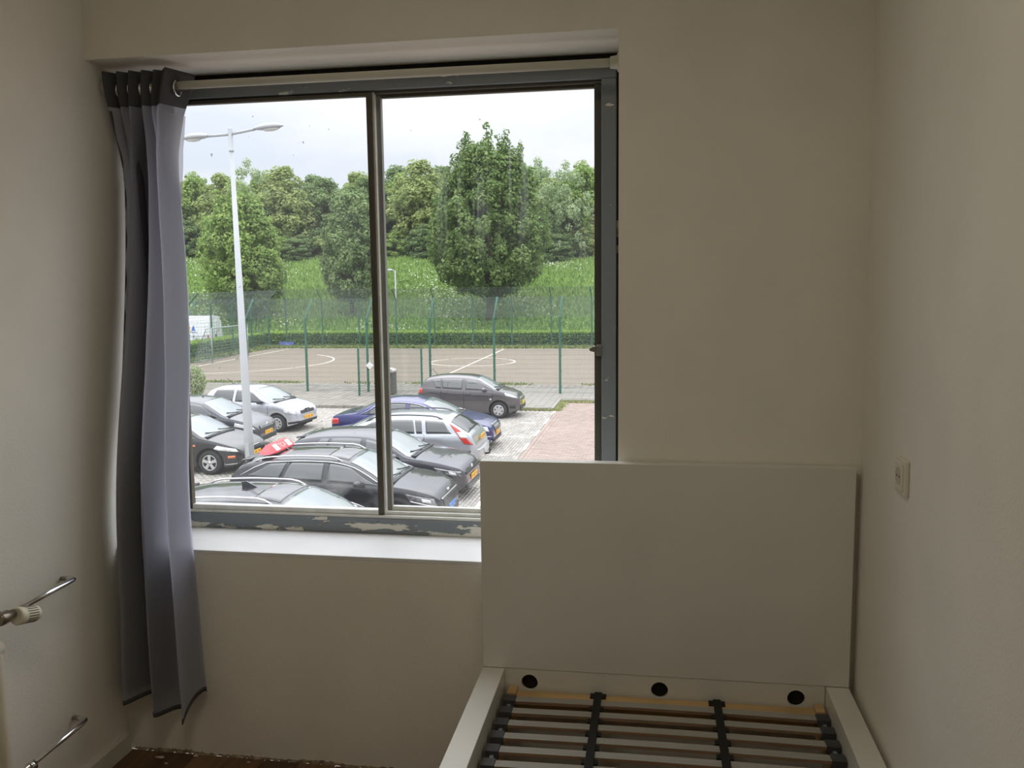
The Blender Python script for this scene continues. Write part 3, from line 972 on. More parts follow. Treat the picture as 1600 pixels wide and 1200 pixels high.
# ------------------------------------------------------------------ embankment
def ez(x, y):
    t_ = min(1, max(0, (y - 61.5) / 24.0))
    s = t_ * t_ * (3 - 2 * t_) * .6 + t_ * .4
    wv = .35 * math.sin(x * .11) + .25 * math.sin(x * .23 + 1.3) + .12 * math.sin(x * .7 + y * .3)
    return G + 6.75 * s + wv * s
emb_m = mat('meadow_ground', lin(120, 146, 80), .95, noise=.2, nscale=.35, col2=lin(92, 122, 62), bump=.8, bscale=3)
b = MB(); b.grid(lambda i, j: (-110 + 170 * i, 60.0 + 70 * j ** 1.4, ez(-110 + 170 * i, 60.0 + 70 * j ** 1.4)), 110, 50)
emb = struct('embankment', b, emb_m)
b = MB(); b.box(-110, -29.0, 29.5, 62, G - .4, G - .005)
struct('path', b, mat('grey_service_road', lin(150, 146, 138), .9, noise=.1, nscale=.5))
b = MB(); b.box(-29.0, 60, 58.3, 62, G - .4, G + .02)
struct('verge', b, emb_m)
n = 110000
X = RG.uniform(-62, 28, n); Y = 61.5 + 27 * RG.uniform(0, 1, n)
Z = np.array([ez(x, y) for x, y in zip(X, Y)])
mgrass = leaf_mat('meadow_grass', lin(106, 138, 72), lin(170, 194, 118), .4)
o = tufts('meadow_grass', np.stack([X, Y, Z], 1), .55, .09, mgrass, 8, lean=.35)
tag(o, 'tall fresh green meadow grass covering the embankment behind the court', 'grass', kind='stuff')
# umbels of white cow parsley in drifts
n = 16000
X = RG.uniform(-60, 10, n); Y = 62 + 22 * RG.uniform(0, 1, n)
dr = np.sin(X * .31 + 1) + np.sin(X * .83 + Y * .5) + np.sin(Y * .55 + X * .17 + 2) + RG.normal(0, .6, n)
k = dr > .75
X, Y = X[k], Y[k]; n = len(X)
Z = np.array([ez(x, y) for x, y in zip(X, Y)]) + RG.uniform(.4, .75, n)
sz = RG.uniform(.05, .12, n)[:, None]
U = np.stack([RG.normal(0, 1, n), RG.normal(0, .3, n), RG.normal(0, .6, n)], 1); U /= np.linalg.norm(U, axis=1)[:, None]
V = np.stack([RG.normal(0, .4, n), RG.normal(0, 1, n), RG.normal(0, .6, n) + .6], 1); V /= np.linalg.norm(V, axis=1)[:, None]
o = cards('cow_parsley', np.stack([X, Y, Z], 1), U * sz, V * sz * .8, RG.uniform(0, 1, n), leaf_mat('white_umbel', lin(190, 200, 160), lin(240, 242, 226), .4))
tag(o, 'drifts of white cow parsley flowers dotted over the green embankment', 'wildflowers', kind='stuff')

# ------------------------------------------------------------------ hedges
hedge_m = leaf_mat('hedge_leaf', lin(66, 102, 46), lin(176, 204, 96), .35)
hedge_core = mat('dark_hedge_twigs', lin(40, 52, 26), .95, noise=.3, nscale=6)
def hedge(name, x0, x1, y0, y1, h, n, label, seed):
    r = np.random.default_rng(seed)
    t_ = thing(name, label, 'hedge', ((x0 + x1) / 2, (y0 + y1) / 2, G))
    hx, hy = (x1 - x0) / 2, (y1 - y0) / 2
    q = MB(); q.box(-hx + .12, hx - .12, -hy + .12, hy - .12, -.05, h - .12); q.build('twigs', hedge_core, t_)
    a = r.uniform(0, 1, n)
    X = r.uniform(-hx, hx, n); Y = r.uniform(-hy, hy, n); Z = r.uniform(0.02, h, n)
    long_x = hx > hy
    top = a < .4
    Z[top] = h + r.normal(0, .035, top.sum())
    sd = ~top
    sg = np.where(r.uniform(0, 1, n) < .7, -1, 1)
    if long_x: Y[sd] = (sg * hy)[sd] + r.normal(0, .05, sd.sum())
    else: X[sd] = (-sg * hx)[sd] + r.normal(0, .05, sd.sum())
    U = r.normal(0, 1, (n, 3)); U /= np.linalg.norm(U, axis=1)[:, None]
    V = np.cross(U, r.normal(0, 1, (n, 3))); V /= np.linalg.norm(V, axis=1)[:, None]
    s = r.uniform(.05, .11, n)[:, None]
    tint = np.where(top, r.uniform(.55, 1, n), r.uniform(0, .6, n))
    cards('foliage', np.stack([X, Y, Z], 1), U * s, V * s * .7, tint, hedge_m, t_)
hedge('hedge', -29.4, 16, 59.2, 60.6, 1.08, 26000, 'long clipped green hedge running along the far side of the court', 21)
hedge('hedge', -30.7, -29.3, 40, 59.6, 1.0, 12000, 'clipped green hedge at the left end of the court in front of the white van', 22)

# ------------------------------------------------------------------ fences
green_m = mat('green_powder_coat', lin(56, 100, 84), .45, noise=.1, nscale=2)
wire_m = mat('green_fence_wire', lin(84, 108, 98), .5)
net_m = mat('dark_overhang_wire', lin(78, 88, 84), .6)
fence_up = 3.27
def wires(name, o, d, ln, z0, z1, dv, dh, r, m, parent, top=None):
    """welded mesh between two posts: o base corner, d unit vector along the fence; top = (dx, dy, dz) slants it"""
    q = MB()
    u = Vector((d[0], d[1], 0))
    tv = Vector(top) if top else Vector((0, 0, z1 - z0))
    B = Vector((o[0], o[1], z0))
    nv = int(round(ln / dv))
    for i in range(1, nv):
        p = B + u * (i * ln / nv)
        q.tube([p, p + tv], r, 3, 0, False, True)
    nh = max(1, int(round(tv.length / dh)))
    for j in range(nh + 1):
        p = B + tv * (j / nh)
        q.tube([p, p + u * ln], r * 1.25, 3, 0, False, True)
    return q.build(name, m, parent, recalc=False, weld=False)
def post(parent, x, y, h, lean=None, w_=.046, base=0.0):
    q = MB()
    q.box(x - w_, x + w_, y - w_ * .75, y + w_ * .75, base, h)
    o = q.build('post', green_m, parent, bevel=.006, seg=1)
    if lean is not None:
        q = MB(); q.tube([(x, y, h - .04), (x + lean[0], y + lean[1], h + lean[2])], w_ * .85, 4, 0, True, False)
        q.build('post_arm', green_m, o)
    q = MB()
    for zc in np.arange(.3, h - .1, .62): q.box(x + w_, x + w_ + .022, y - .035, y + .012, zc, zc + .045)
    q.build('clips', green_m, o)['kind'] = 'stuff'
    return o
FY = 33.42
fen = thing('court_fence', 'tall green wire mesh fence with cranked post tops on the near side of the court', 'fence', (0, FY, SWZ))
px_ = [-4.13 - 2.755 * k for k in range(7)] + [-4.13 + 2.755 * k for k in (1, 2, 3, 4, 5)]
px_ = sorted(px_)
for x in px_:
    post(fen, x, 0, fence_up - .1, (0, .85, .80))
for a, c in zip(px_[:-1], px_[1:]):
    wires('mesh_panel', (a, 0), (1, 0), c - a, .04, fence_up - .1, .05, .20, .0034, wire_m, fen)
    wires('overhang_panel', (a, 0), (1, 0), c - a, fence_up - .1, 0, .025, .05, .0030, net_m, fen, top=(0, .85, .80))
low = thing('chicane_fence', 'low green wire mesh barrier with two posts standing in front of the tall court fence', 'fence', (0, 32.1, SWZ))
for x in (-12.34, -9.65): post(low, x, 0, 1.98, None, .035)
wires('mesh_panel', (-12.34, 0), (1, 0), 2.69, .04, 1.95, .05, .2, .0034, wire_m, low)
far = thing('court_fence', 'tall green wire mesh fence on the far side of the court before the hedge', 'fence', (0, 58.5, SWZ))
px_ = [-27.2 + 2.8 * k for k in range(13)]
for x in px_: post(far, x, 0, fence_up + .15, (-.05, -.75, .75), .045)
for a, c in zip(px_[:-1], px_[1:]):
    wires('mesh_panel', (a, 0), (1, 0), c - a, .04, fence_up + .15, .10, .20, .0050, wire_m, far)
    wires('overhang_panel', (a, 0), (1, 0), c - a, fence_up + .15, 0, .06, .10, .0052, net_m, far, top=(-.05, -.75, .75))
lef = thing('court_fence', 'tall green wire mesh fence at the left end of the court behind the goal', 'fence', (-28.5, 0, SWZ))
py_ = [58.4 - 2.79 * k for k in range(9)]
for y in py_: post(lef, 0, y, fence_up + .1, (.75, 0, .75), .045)
for a, c in zip(py_[:-1], py_[1:]):
    wires('mesh_panel', (0, c), (0, 1), a - c, .04, fence_up + .1, .10, .20, .0050, wire_m, lef)
    wires('overhang_panel', (0, c), (0, 1), a - c, fence_up + .1, 0, .06, .10, .0052, net_m, lef, top=(.75, 0, .75))
# white plate on a fence post behind the mullion
b = MB(); b.prism([(-.17, 0), (0, .17), (.17, 0), (0, -.17)], 'y', -.006, .006)
o = b.build('sign_plate', mat('white_sign_plate', lin(236, 236, 234), .4, noise=.02), None, loc=(-12.28, FY - .09, -2.03), bevel=.002)
tag(o, 'small white diamond plate fixed to a green fence post beside the window mullion', 'sign')

# ------------------------------------------------------------------ goal, blue board, litter bin
galv = mat('galvanised_tube', lin(150, 164, 158), .45, metal=.3, noise=.1)
goal = thing('football_goal', 'galvanised steel football goal with mesh sides at the left end of the court', 'goal', (-26.25, 47.4, CZ))
gy0, gy1, gh, gd = -1.6, 3.0, 2.05, -1.25
for y in (gy0, gy1):
    b = MB(); b.tube([(0, y, 0), (0, y, gh)], .045, 10); b.build('goalpost', galv, goal)
    b = MB(); b.tube([(0, y, gh), (gd * .25, y, gh - .02), (gd, y, .04)], .026, 8); b.build('stay', galv, goal)
    b = MB()
    for k in range(1, 13):
        z = 1.55 * k / 13
        xb_ = gd * (1 - z / gh * .78)
        b.tube([(0, y, z), (xb_, y, z)], .010, 4, 0, False)
    for k in range(1, 7):
        x = gd * k / 7
        b.tube([(x, y, .02), (x, y, min(1.55, gh * (1 - .78 * k / 7)))], .010, 4, 0, False)
    b.build('side_grille', galv, goal)
b = MB(); b.tube([(0, gy0, gh), (0, gy1, gh)], .045, 10); b.build('crossbar', galv, goal)
b = MB(); b.tube([(gd, gy0, .04), (gd, gy1, .04)], .026, 8); b.build('ground_bar', galv, goal)
b = MB()
for k in range(1, 26):
    y = gy0 + (gy1 - gy0) * k / 26
    b.tube([(gd, y, .04), (gd * .25, y, gh - .02)], .007, 3, 0, False)
for k in range(1, 10):
    t_ = k / 10
    b.tube([(gd + (gd * .25 - gd) * t_, gy0, .04 + (gh - .06) * t_), (gd + (gd * .25 - gd) * t_, gy1, .04 + (gh - .06) * t_)], .007, 3, 0, False)
b.build('net', galv, goal)
bd = thing('blue_board', 'small blue rectangular board fixed low on the far court fence', 'sign', (-27.15, 58.36, -2.97))
b = MB(); b.box(-.55, .55, -.012, .012, -.17, .17); b.build('panel', mat('blue_board_face', lin(96, 112, 186), .5, noise=.08), bd, bevel=.003)
b = MB()
b.prism([(-.12, -.02), (.02, .03), (.02, .05), (-.12, .0)], 'y', -.015, -.012); b.prism([(-.02, .03), (.16, -.07), (.18, -.05), (.02, .05)], 'y', -.015, -.012)
b.build('mark', mat('pale_mark', lin(206, 212, 232), .5), bd)
bn = thing('litter_bin', 'dark grey post box shaped litter bin with a domed lid by the court fence', 'bin', (-11.25, 32.7, SWZ))
dark_bin = mat('dark_grey_bin', lin(96, 92, 88), .5, noise=.1)
b = MB(); b.box(-.27, .27, -.25, .25, 0.02, .92); b.build('body', dark_bin, bn, bevel=.02)
b = MB(); b.prism([(-.29, .93), (.29, .93), (.29, 1.0), (.22, 1.06), (.08, 1.095), (-.08, 1.095), (-.22, 1.06), (-.29, 1.0)], 'y', -.27, .27)
b.build('lid', mat('pale_bin_lid', lin(178, 172, 166), .5, noise=.1), bn, bevel=.01)
b = MB(); b.box(-.20, .20, -.262, -.25, .74, .86); b.build('opening', mat('dark_slot', lin(70, 62, 48)), bn)
# shrub at the fence
shr = thing('shrub', 'small pale flowering shrub growing at the foot of the fence behind the parked cars', 'shrub', (-19.15, 31.2, SWZ - .02))
n = 2600
r_ = np.random.default_rng(41)
P = r_.normal(0, 1, (n, 3)); P /= np.linalg.norm(P, axis=1)[:, None]
P *= (r_.uniform(.3, 1, n) ** .5)[:, None] * np.array([.75, .6, .85]); P[:, 2] += .85
P = P[P[:, 2] > .03]; n = len(P)
U = r_.normal(0, 1, (n, 3)); U /= np.linalg.norm(U, axis=1)[:, None]
V = np.cross(U, r_.normal(0, 1, (n, 3))); V /= np.linalg.norm(V, axis=1)[:, None]
cards('foliage', P, U * .055, V * .035, r_.uniform(0, 1, n), leaf_mat('pale_shrub_leaf', lin(104, 130, 78), lin(206, 212, 176), .35), shr)
b = MB()
for k in range(7): b.tube([(0, 0, 0), (.3 * math.cos(k), .25 * math.sin(k), .7), (.5 * math.cos(k * 1.1), .4 * math.sin(k * 1.1), 1.2)], [.02, .014, .006], 5)
b.build('stems', mat('bark', lin(92, 80, 64), .9, noise=.25, nscale=12, bump=.5, bscale=20), shr)
shr.scale = (.62, .62, .80)

# ------------------------------------------------------------------ lamp posts
lamp_w = mat('pale_grey_lamp_paint', lin(172, 175, 176), .4, noise=.03, nscale=2)
lens = mat('lamp_lens', lin(206, 208, 206), .15, coat=.3)
def lamp_head(parent, x, z, sgn, ln=.66, tilt=0.0):
    """cobra head: flattened shell along x, lens underneath"""
    q = MB()
    prof = [(0, .045), (.06, .075), (.16, .11), (.30, .135), (.44, .125), (.55, .09), (.62, .05), (.66, .012)]
    m = 14
    v = []
    for (s, r) in prof:
        for k in range(m):
            a = 2 * pi * k / m
            up = math.sin(a)
            hz = r * (.78 if up > 0 else .40)
            v.append((x + sgn * s * ln / .66, r * 1.15 * math.cos(a), z + hz * up + tilt * s))
    q.add(v, [(i * m + k, i * m + (k + 1) % m, (i + 1) * m + (k + 1) % m, (i + 1) * m + k) for i in range(len(prof) - 1) for k in range(m)], 0, True)
    q.add(v[:m], [tuple(range(m))], 0)
    o = q.build('lamp_head', lamp_w, parent)
    q = MB()
    v = []
    pr = [(.20, .03), (.26, .085), (.38, .10), (.50, .075), (.56, .03)]
    for (s, r) in pr:
        for k in range(9):
            a = -pi * k / 8
            v.append((x + sgn * s * ln / .66, r * math.cos(a), z - .038 + r * .55 * math.sin(a) + tilt * s))
    q.add(v, [(i * 9 + k, i * 9 + k + 1, (i + 1) * 9 + k + 1, (i + 1) * 9 + k) for i in range(4) for k in range(8)], 0, True)
    q.build('lens', lens, o, recalc=False)
lp = thing('street_lamp', 'tall pale grey street lamp with two heads, standing among the parked cars', 'street lamp', (-9.86, 17.2, G))
lp.rotation_euler = (0, -.013, 0)
b = MB(); b.tube([(0, 0, 0), (0, 0, 1.2), (0, 0, 7.90)], [.118, .108, .045], 16); b.build('pole', lamp_w, lp)
b = MB(); b.lathe([(.05, 7.85), (.062, 7.86), (.062, 7.88), (.052, 7.89), (.052, 8.37), (.045, 8.39)], 14, (0, 0, 0)); b.build('collar', lamp_w, lp)
b = MB(); b.tube([(0, 0, 8.25), (.62, 0, 8.335)], .034, 10); b.build('arm', lamp_w, lp)
b = MB(); b.tube([(0, 0, 8.25), (-.60, 0, 8.235)], .034, 10); b.build('arm', lamp_w, lp)
lamp_head(lp, .60, 8.335, 1, .72, .06); lamp_head(lp, -.56, 8.235, -1, .66, -.05)
b = MB(); b.box(-.05, .05, -.125, -.10, .5, .95); b.build('access_door', lamp_w, lp, bevel=.004)
l2 = thing('street_lamp', 'short white street lamp far off at the foot of the green embankment', 'street lamp', (-20.05, 62.6, G))
b = MB(); b.tube([(0, 0, 0), (0, 0, 5.6)], [.07, .045], 10); b.build('pole', lamp_w, l2)
b = MB(); b.tube([(0, 0, 5.55), (-.18, 0, 5.62)], .03, 8); b.build('arm', lamp_w, l2)
lamp_head(l2, -.16, 5.62, -1, .5, 0)

# ------------------------------------------------------------------ trees
bark = MATS['bark']
def crown_cards(name, parent, prof, n, leaf, material, seed, clump=(.5, 1.0), nclump=160, flat=.8, spires=(), shell=.45):
    """leaves in clumps filling a turned outline prof = [(height, radius)]"""
    r = np.random.default_rng(seed)
    hs = np.array([p[0] for p in prof]); rs = np.array([p[1] for p in prof])
    cz = []
    while len(cz) < nclump:
        h = r.uniform(hs[0], hs[-1])
        R = np.interp(h, hs, rs)
        if r.uniform(0, rs.max()) < R: cz.append(h)
    cz = np.array(cz); R = np.interp(cz, hs, rs)
    a = r.uniform(0, 2 * pi, nclump); q = (shell + (1 - shell) * r.uniform(0, 1, nclump) ** .6)
    cr_ = r.uniform(clump[0], clump[1], nclump)
    cx = np.cos(a) * np.maximum(R * q - cr_ * .35, 0.05); cy = np.sin(a) * np.maximum(R * q - cr_ * .35, 0.05)
    for sx_, sy_, za, zb in spires:                          # upright leaders standing out of the outline
        for z_ in np.arange(za, zb, .32):
            f_ = 1 - (z_ - za) / (zb - za + .3)
            cx = np.append(cx, sx_ + r.normal(0, .16)); cy = np.append(cy, sy_ + r.normal(0, .16)); cz = np.append(cz, z_)
            cr_ = np.append(cr_, .22 + .38 * f_)
    nclump = len(cz)
    pw = cr_ ** 2 / (cr_ ** 2).sum()
    idx = r.choice(nclump, n, p=pw)
    d = r.normal(0, 1, (n, 3)); d /= np.linalg.norm(d, axis=1)[:, None]
    rad = r.uniform(.35, 1, n) ** .5
    P = np.stack([cx[idx], cy[idx], cz[idx]], 1) + d * (cr_[idx] * rad)[:, None] * np.array([1, 1, flat])
    out = P - np.array([0, 0, hs.mean()])
    out /= np.linalg.norm(out, axis=1)[:, None] + 1e-6
    nrm = d * .8 + out * .35 + r.normal(0, .45, (n, 3)) + np.array([0, 0, .35])
    nrm /= np.linalg.norm(nrm, axis=1)[:, None]
    U = np.cross(nrm, r.normal(0, 1, (n, 3))); U /= np.linalg.norm(U, axis=1)[:, None]
    V = np.cross(nrm, U)
    s = leaf * r.uniform(.6, 1.35, n)[:, None]
    tint = np.clip(.5 + r.normal(0, .22, n) + (r.uniform(-.2, .2, nclump))[idx], 0, 1)
    return cards(name, P, U * s, V * s * .62, tint, material, parent)
def limbs(parent, h0, spread, top, n, r0, seed, lean=0.0):
    r = random.Random(seed)
    q = MB(); q.tube([(0, 0, -.5), (0, 0, h0 * .5), (lean * .3, 0, h0), (lean, .0, top * .62)], [r0 * 1.25, r0, r0 * .85, r0 * .25], 10)
    o = q.build('trunk', bark, parent)
    for k in range(n):
        a = 2 * pi * k / n + r.uniform(-.3, .3)
        z = h0 * r.uniform(.75, 1.5)
        s = spread * r.uniform(.6, 1)
        c = Vector((math.cos(a), math.sin(a), 0))
        q = MB(); q.tube([(0, 0, z), c * s * .35 + Vector((0, 0, z + top * .12)), c * s * .65 + Vector((0, 0, z + top * .3)), c * s * .8 + Vector((0, 0, z + top * .48))],
                         [r0 * .5, r0 * .36, r0 * .2, r0 * .06], 6)
        q.build('branch', bark, parent)
maple = leaf_mat('maple_leaf', lin(80, 106, 58), lin(150, 172, 110), .4)
lime = leaf_mat('young_green_leaf', lin(108, 134, 74), lin(176, 198, 122), .4)
darkl = leaf_mat('dark_green_leaf', lin(94, 118, 80), lin(158, 178, 124), .4)
olive = leaf_mat('olive_green_leaf', lin(122, 138, 86), lin(184, 196, 132), .4)
grey_l = leaf_mat('silvery_leaf', lin(128, 150, 106), lin(190, 204, 164), .4)

t = thing('maple_tree', 'largest tree, a full rounded maple standing on the slope behind the court', 'tree', (-13.75, 68.0, ez(-13.75, 68) - .1))
big = [(2.5, .8), (3.2, 3.0), (4.4, 4.7), (6.6, 5.05), (9.0, 4.5), (11.2, 3.7), (12.8, 2.9), (13.8, 2.2)]
crown_cards('crown', t, big, 52000, .145, maple, 51, (.34, .80), 560, 1.1, spires=[(-2.3, .6, 11.2, 14.0), (-1.6, -1.2, 11.5, 15.2), (-.7, .2, 12, 14.8), (.1, -1.0, 12, 15.7), (.9, .4, 12, 15.2), (1.6, -.8, 11.5, 15.3), (2.5, -.2, 11, 14.4), (-3.3, -.4, 9.5, 12.4), (3.4, -.6, 9.5, 12.2), (-4.3, -.4, 7, 10.4), (4.4, -.6, 7, 9.8)])
limbs(t, 2.3, 4.2, 14, 10, .34, 52)
t = thing('maple_tree', 'broad fresh green tree on the slope behind the tall double street lamp', 'tree', (-34.9, 67.5, ez(-34.9, 67.5) - .1))
crown_cards('crown', t, [(1.2, 1.0), (2.0, 2.8), (4.2, 3.7), (6.8, 3.5), (9.0, 2.6), (10.6, 1.5)], 32000, .14, lime, 53, (.38, .8), 300, 1.0, spires=[(-1.6, -.6, 8.5, 11.2), (-.5, -.3, 9.5, 12.1), (.6, -.6, 9, 11.7), (1.7, -.3, 8, 10.6), (-2.7, -.4, 6.5, 9.2), (2.8, -.4, 6, 9.0)])
limbs(t, 1.9, 3.0, 10, 7, .22, 54)
t = thing('maple_tree', 'narrow mid green tree on the slope just left of the window mullion', 'tree', (-25.9, 69.0, ez(-25.9, 69) - .1))
crown_cards('crown', t, [(1.6, .8), (2.4, 1.9), (4.6, 2.5), (7.0, 2.4), (9.0, 1.7), (10.4, .6)], 17000, .15, darkl, 55, (.4, .8), 150, 1.0)
limbs(t, 1.9, 2.0, 9, 6, .18, 56)

# the wood on top of the embankment: every tree its own object, crowns shared between copies
protos = {}
WOOD = []
def wood_tree(kind, rowname, x, y, s, rz):
    z = ez(x, y) - .15
    nm = 'birch_tree' if kind == 'silvery' else 'deciduous_tree'
    if kind not in protos:
        o = thing(nm, None, None, (x, y, z), rz)
        m_ = {'light green': lime, 'dark green': darkl, 'olive green': olive, 'silvery': grey_l}[kind]
        nn, nc = (26000, 200) if kind != 'silvery' else (9000, 120)
        cl_r = (.40, .90) if kind != 'silvery' else (.35, .65)
        crown_cards('crown', o, [(.3, 2.2), (1.2, 3.1), (4.0, 3.6), (6.8, 3.1), (8.6, 2.0), (9.9, .6)], nn, .15 if kind != 'silvery' else .12, m_,
                    {'light green': 3, 'dark green': 14, 'olive green': 25, 'silvery': 36}[kind], cl_r, nc, .95, shell=.35)
        limbs(o, 2.0, 2.6, 8.5, 6, .17, 60)
        protos[kind] = o
    else:
        o = copy_tree(protos[kind]); o.location = (x, y, z); o.rotation_euler = (0, 0, rz)
    o.scale = s
    WOOD.append((kind, rowname, math.atan2(x, y + 2.5), o))
rw = random.Random(5)
D_, L_, O_, S_ = 'dark green', 'light green', 'olive green', 'silvery'
row = [(D_, -61, 92, 1.05), (D_, -57, 90, 1.0), (L_, -53, 93, 1.0), (O_, -48.5, 91, 1.02), (L_, -44.5, 94, 1.0), (O_, -41.0, 90, 1.02), (D_, -37.0, 92, .94), (O_, -34, 95, 1.02),
       (D_, -31.5, 90, .96), (L_, -28.3, 93, .96), (O_, -25.5, 90, 1.03), (D_, -22.3, 94, .98), (L_, -18.5, 91, .93), (D_, -15, 93, .98), (O_, -11.5, 92, .94),
       (L_, -8.2, 91, 1.0), (D_, -4.5, 93, 1.0), (L_, -1, 91, 1.0), (D_, 4, 92, 1.0), (O_, 9, 91, 1.0), (D_, 15, 92, 1.0), (L_, 21, 91, 1.0)]
for k_, x, y, s in row:
    wood_tree(k_, 'tall front row', x, y, (s * 1.12, s * 1.12, s * rw.uniform(.94, 1.03)), rw.uniform(0, 6))
for k in range(11):
    x = -58 + k * 5.4
    wood_tree([D_, O_, D_][k % 3], 'back row', x, 101 + rw.uniform(-1, 1), (1.3, 1.2, rw.uniform(1.02, 1.14)), rw.uniform(0, 6))
for x, y, s in ((-44.0, 88.6, 1.10), (-12.8, 88.5, 1.10), (-9.4, 87.6, 1.02)):
    wood_tree(S_, 'tall front row', x, y, (.8 * s, .8 * s, s), rw.uniform(0, 6))
for k in range(17):                                         # low young trees closing the edge of the wood
    x = -58 + k * 3.4
    wood_tree([D_, L_, D_, O_][k % 4], 'low front edge', x, 86.8 + rw.uniform(-.6, 1.2), (.66, .62, rw.uniform(.30, .46)), rw.uniform(0, 6))
ORD = ['first', 'second', 'third', 'fourth', 'fifth', 'sixth', 'seventh', 'eighth', 'ninth', 'tenth', 'eleventh', 'twelfth']
for kd in (D_, L_, O_, S_):
    for rn in ('tall front row', 'back row', 'low front edge'):
        sel = sorted([t_ for t_ in WOOD if t_[0] == kd and t_[1] == rn], key=lambda t_: t_[2])
        for i, t_ in enumerate(sel):
            tag(t_[3], ('%s %s tree from the left in the %s of the wood' % (ORD[i], ('sparse ' if kd == S_ else '') + kd, rn)), 'tree', 'trees of the wood on the embankment')
# ================================================================== cars
def paint(name, c, metal=.35, rough=.28):
    m = mat(name, c, rough, metal=metal, noise=.02, coat=1.0)
    return m
car_glass = mat('car_window_glass', (.030, .036, .036, 1), .03, ior=1.75, spec=.8, noise=.05)
ws_glass = mat('car_windscreen_glass', (.16, .19, .19, 1), .03, ior=1.9, spec=.9, noise=.08, nscale=2)
tyre_m = mat('tyre_rubber', (.022, .022, .022, 1), .8, noise=.2)
trim_blk = mat('black_plastic_trim', (.020, .020, .022, 1), .5, noise=.1)
well_m = mat('dark_underside', (.010, .010, .010, 1), .9)
alloy = mat('silver_alloy', (.55, .55, .56, 1), .3, metal=.6, noise=.03)
cap_m = mat('silver_hubcap', (.50, .50, .51, 1), .35, metal=.5, noise=.05)
lampg = mat('clear_headlight', (.62, .64, .64, 1), .08, ior=1.5, coat=1.0, noise=.25, nscale=9)
lampd = mat('dark_headlight', (.12, .125, .13, 1), .06, coat=1.0, noise=.6, nscale=12)
red_l = mat('red_tail_light', (.55, .035, .03, 1), .12, coat=1.0, noise=.15, nscale=10)
white_l = mat('white_tail_light', (.72, .68, .68, 1), .12, coat=1.0)
orange_l = mat('orange_indicator', (.80, .18, .05, 1), .15, coat=1.0)
plate_y = mat('yellow_number_plate', lin(238, 176, 44), .45, noise=.03)
plate_b = mat('blue_number_plate', lin(66, 132, 206), .45, noise=.03)
plate_k = mat('plate_characters', lin(60, 46, 24), .6)
plate_kb = mat('dark_blue_characters', lin(22, 44, 92), .6)
sil = mat('silver_trim', (.70, .70, .71, 1), .22, metal=.7, noise=.02)
seam_m = mat('panel_gap', (.008, .008, .009, 1), .9)

def pch(pts, x):
    """monotone smooth interpolation through pts"""
    xs = [p[0] for p in pts]; ys = [p[1] for p in pts]
    n = len(xs)
    if x <= xs[0]: return ys[0]
    if x >= xs[-1]: return ys[-1]
    i = max(k for k in range(n - 1) if xs[k] <= x)
    h = [xs[k + 1] - xs[k] for k in range(n - 1)]
    d = [(ys[k + 1] - ys[k]) / h[k] for k in range(n - 1)]
    def m(k):
        if k == 0: return d[0]
        if k == n - 1: return d[-1]
        if d[k - 1] * d[k] <= 0: return 0.0
        return 2 * d[k - 1] * d[k] / (d[k - 1] + d[k])
    t = (x - xs[i]) / h[i]
    return (ys[i] * (2 * t ** 3 - 3 * t ** 2 + 1) + m(i) * h[i] * (t ** 3 - 2 * t ** 2 + t) +
            ys[i + 1] * (-2 * t ** 3 + 3 * t ** 2) + m(i + 1) * h[i] * (t ** 3 - t ** 2))

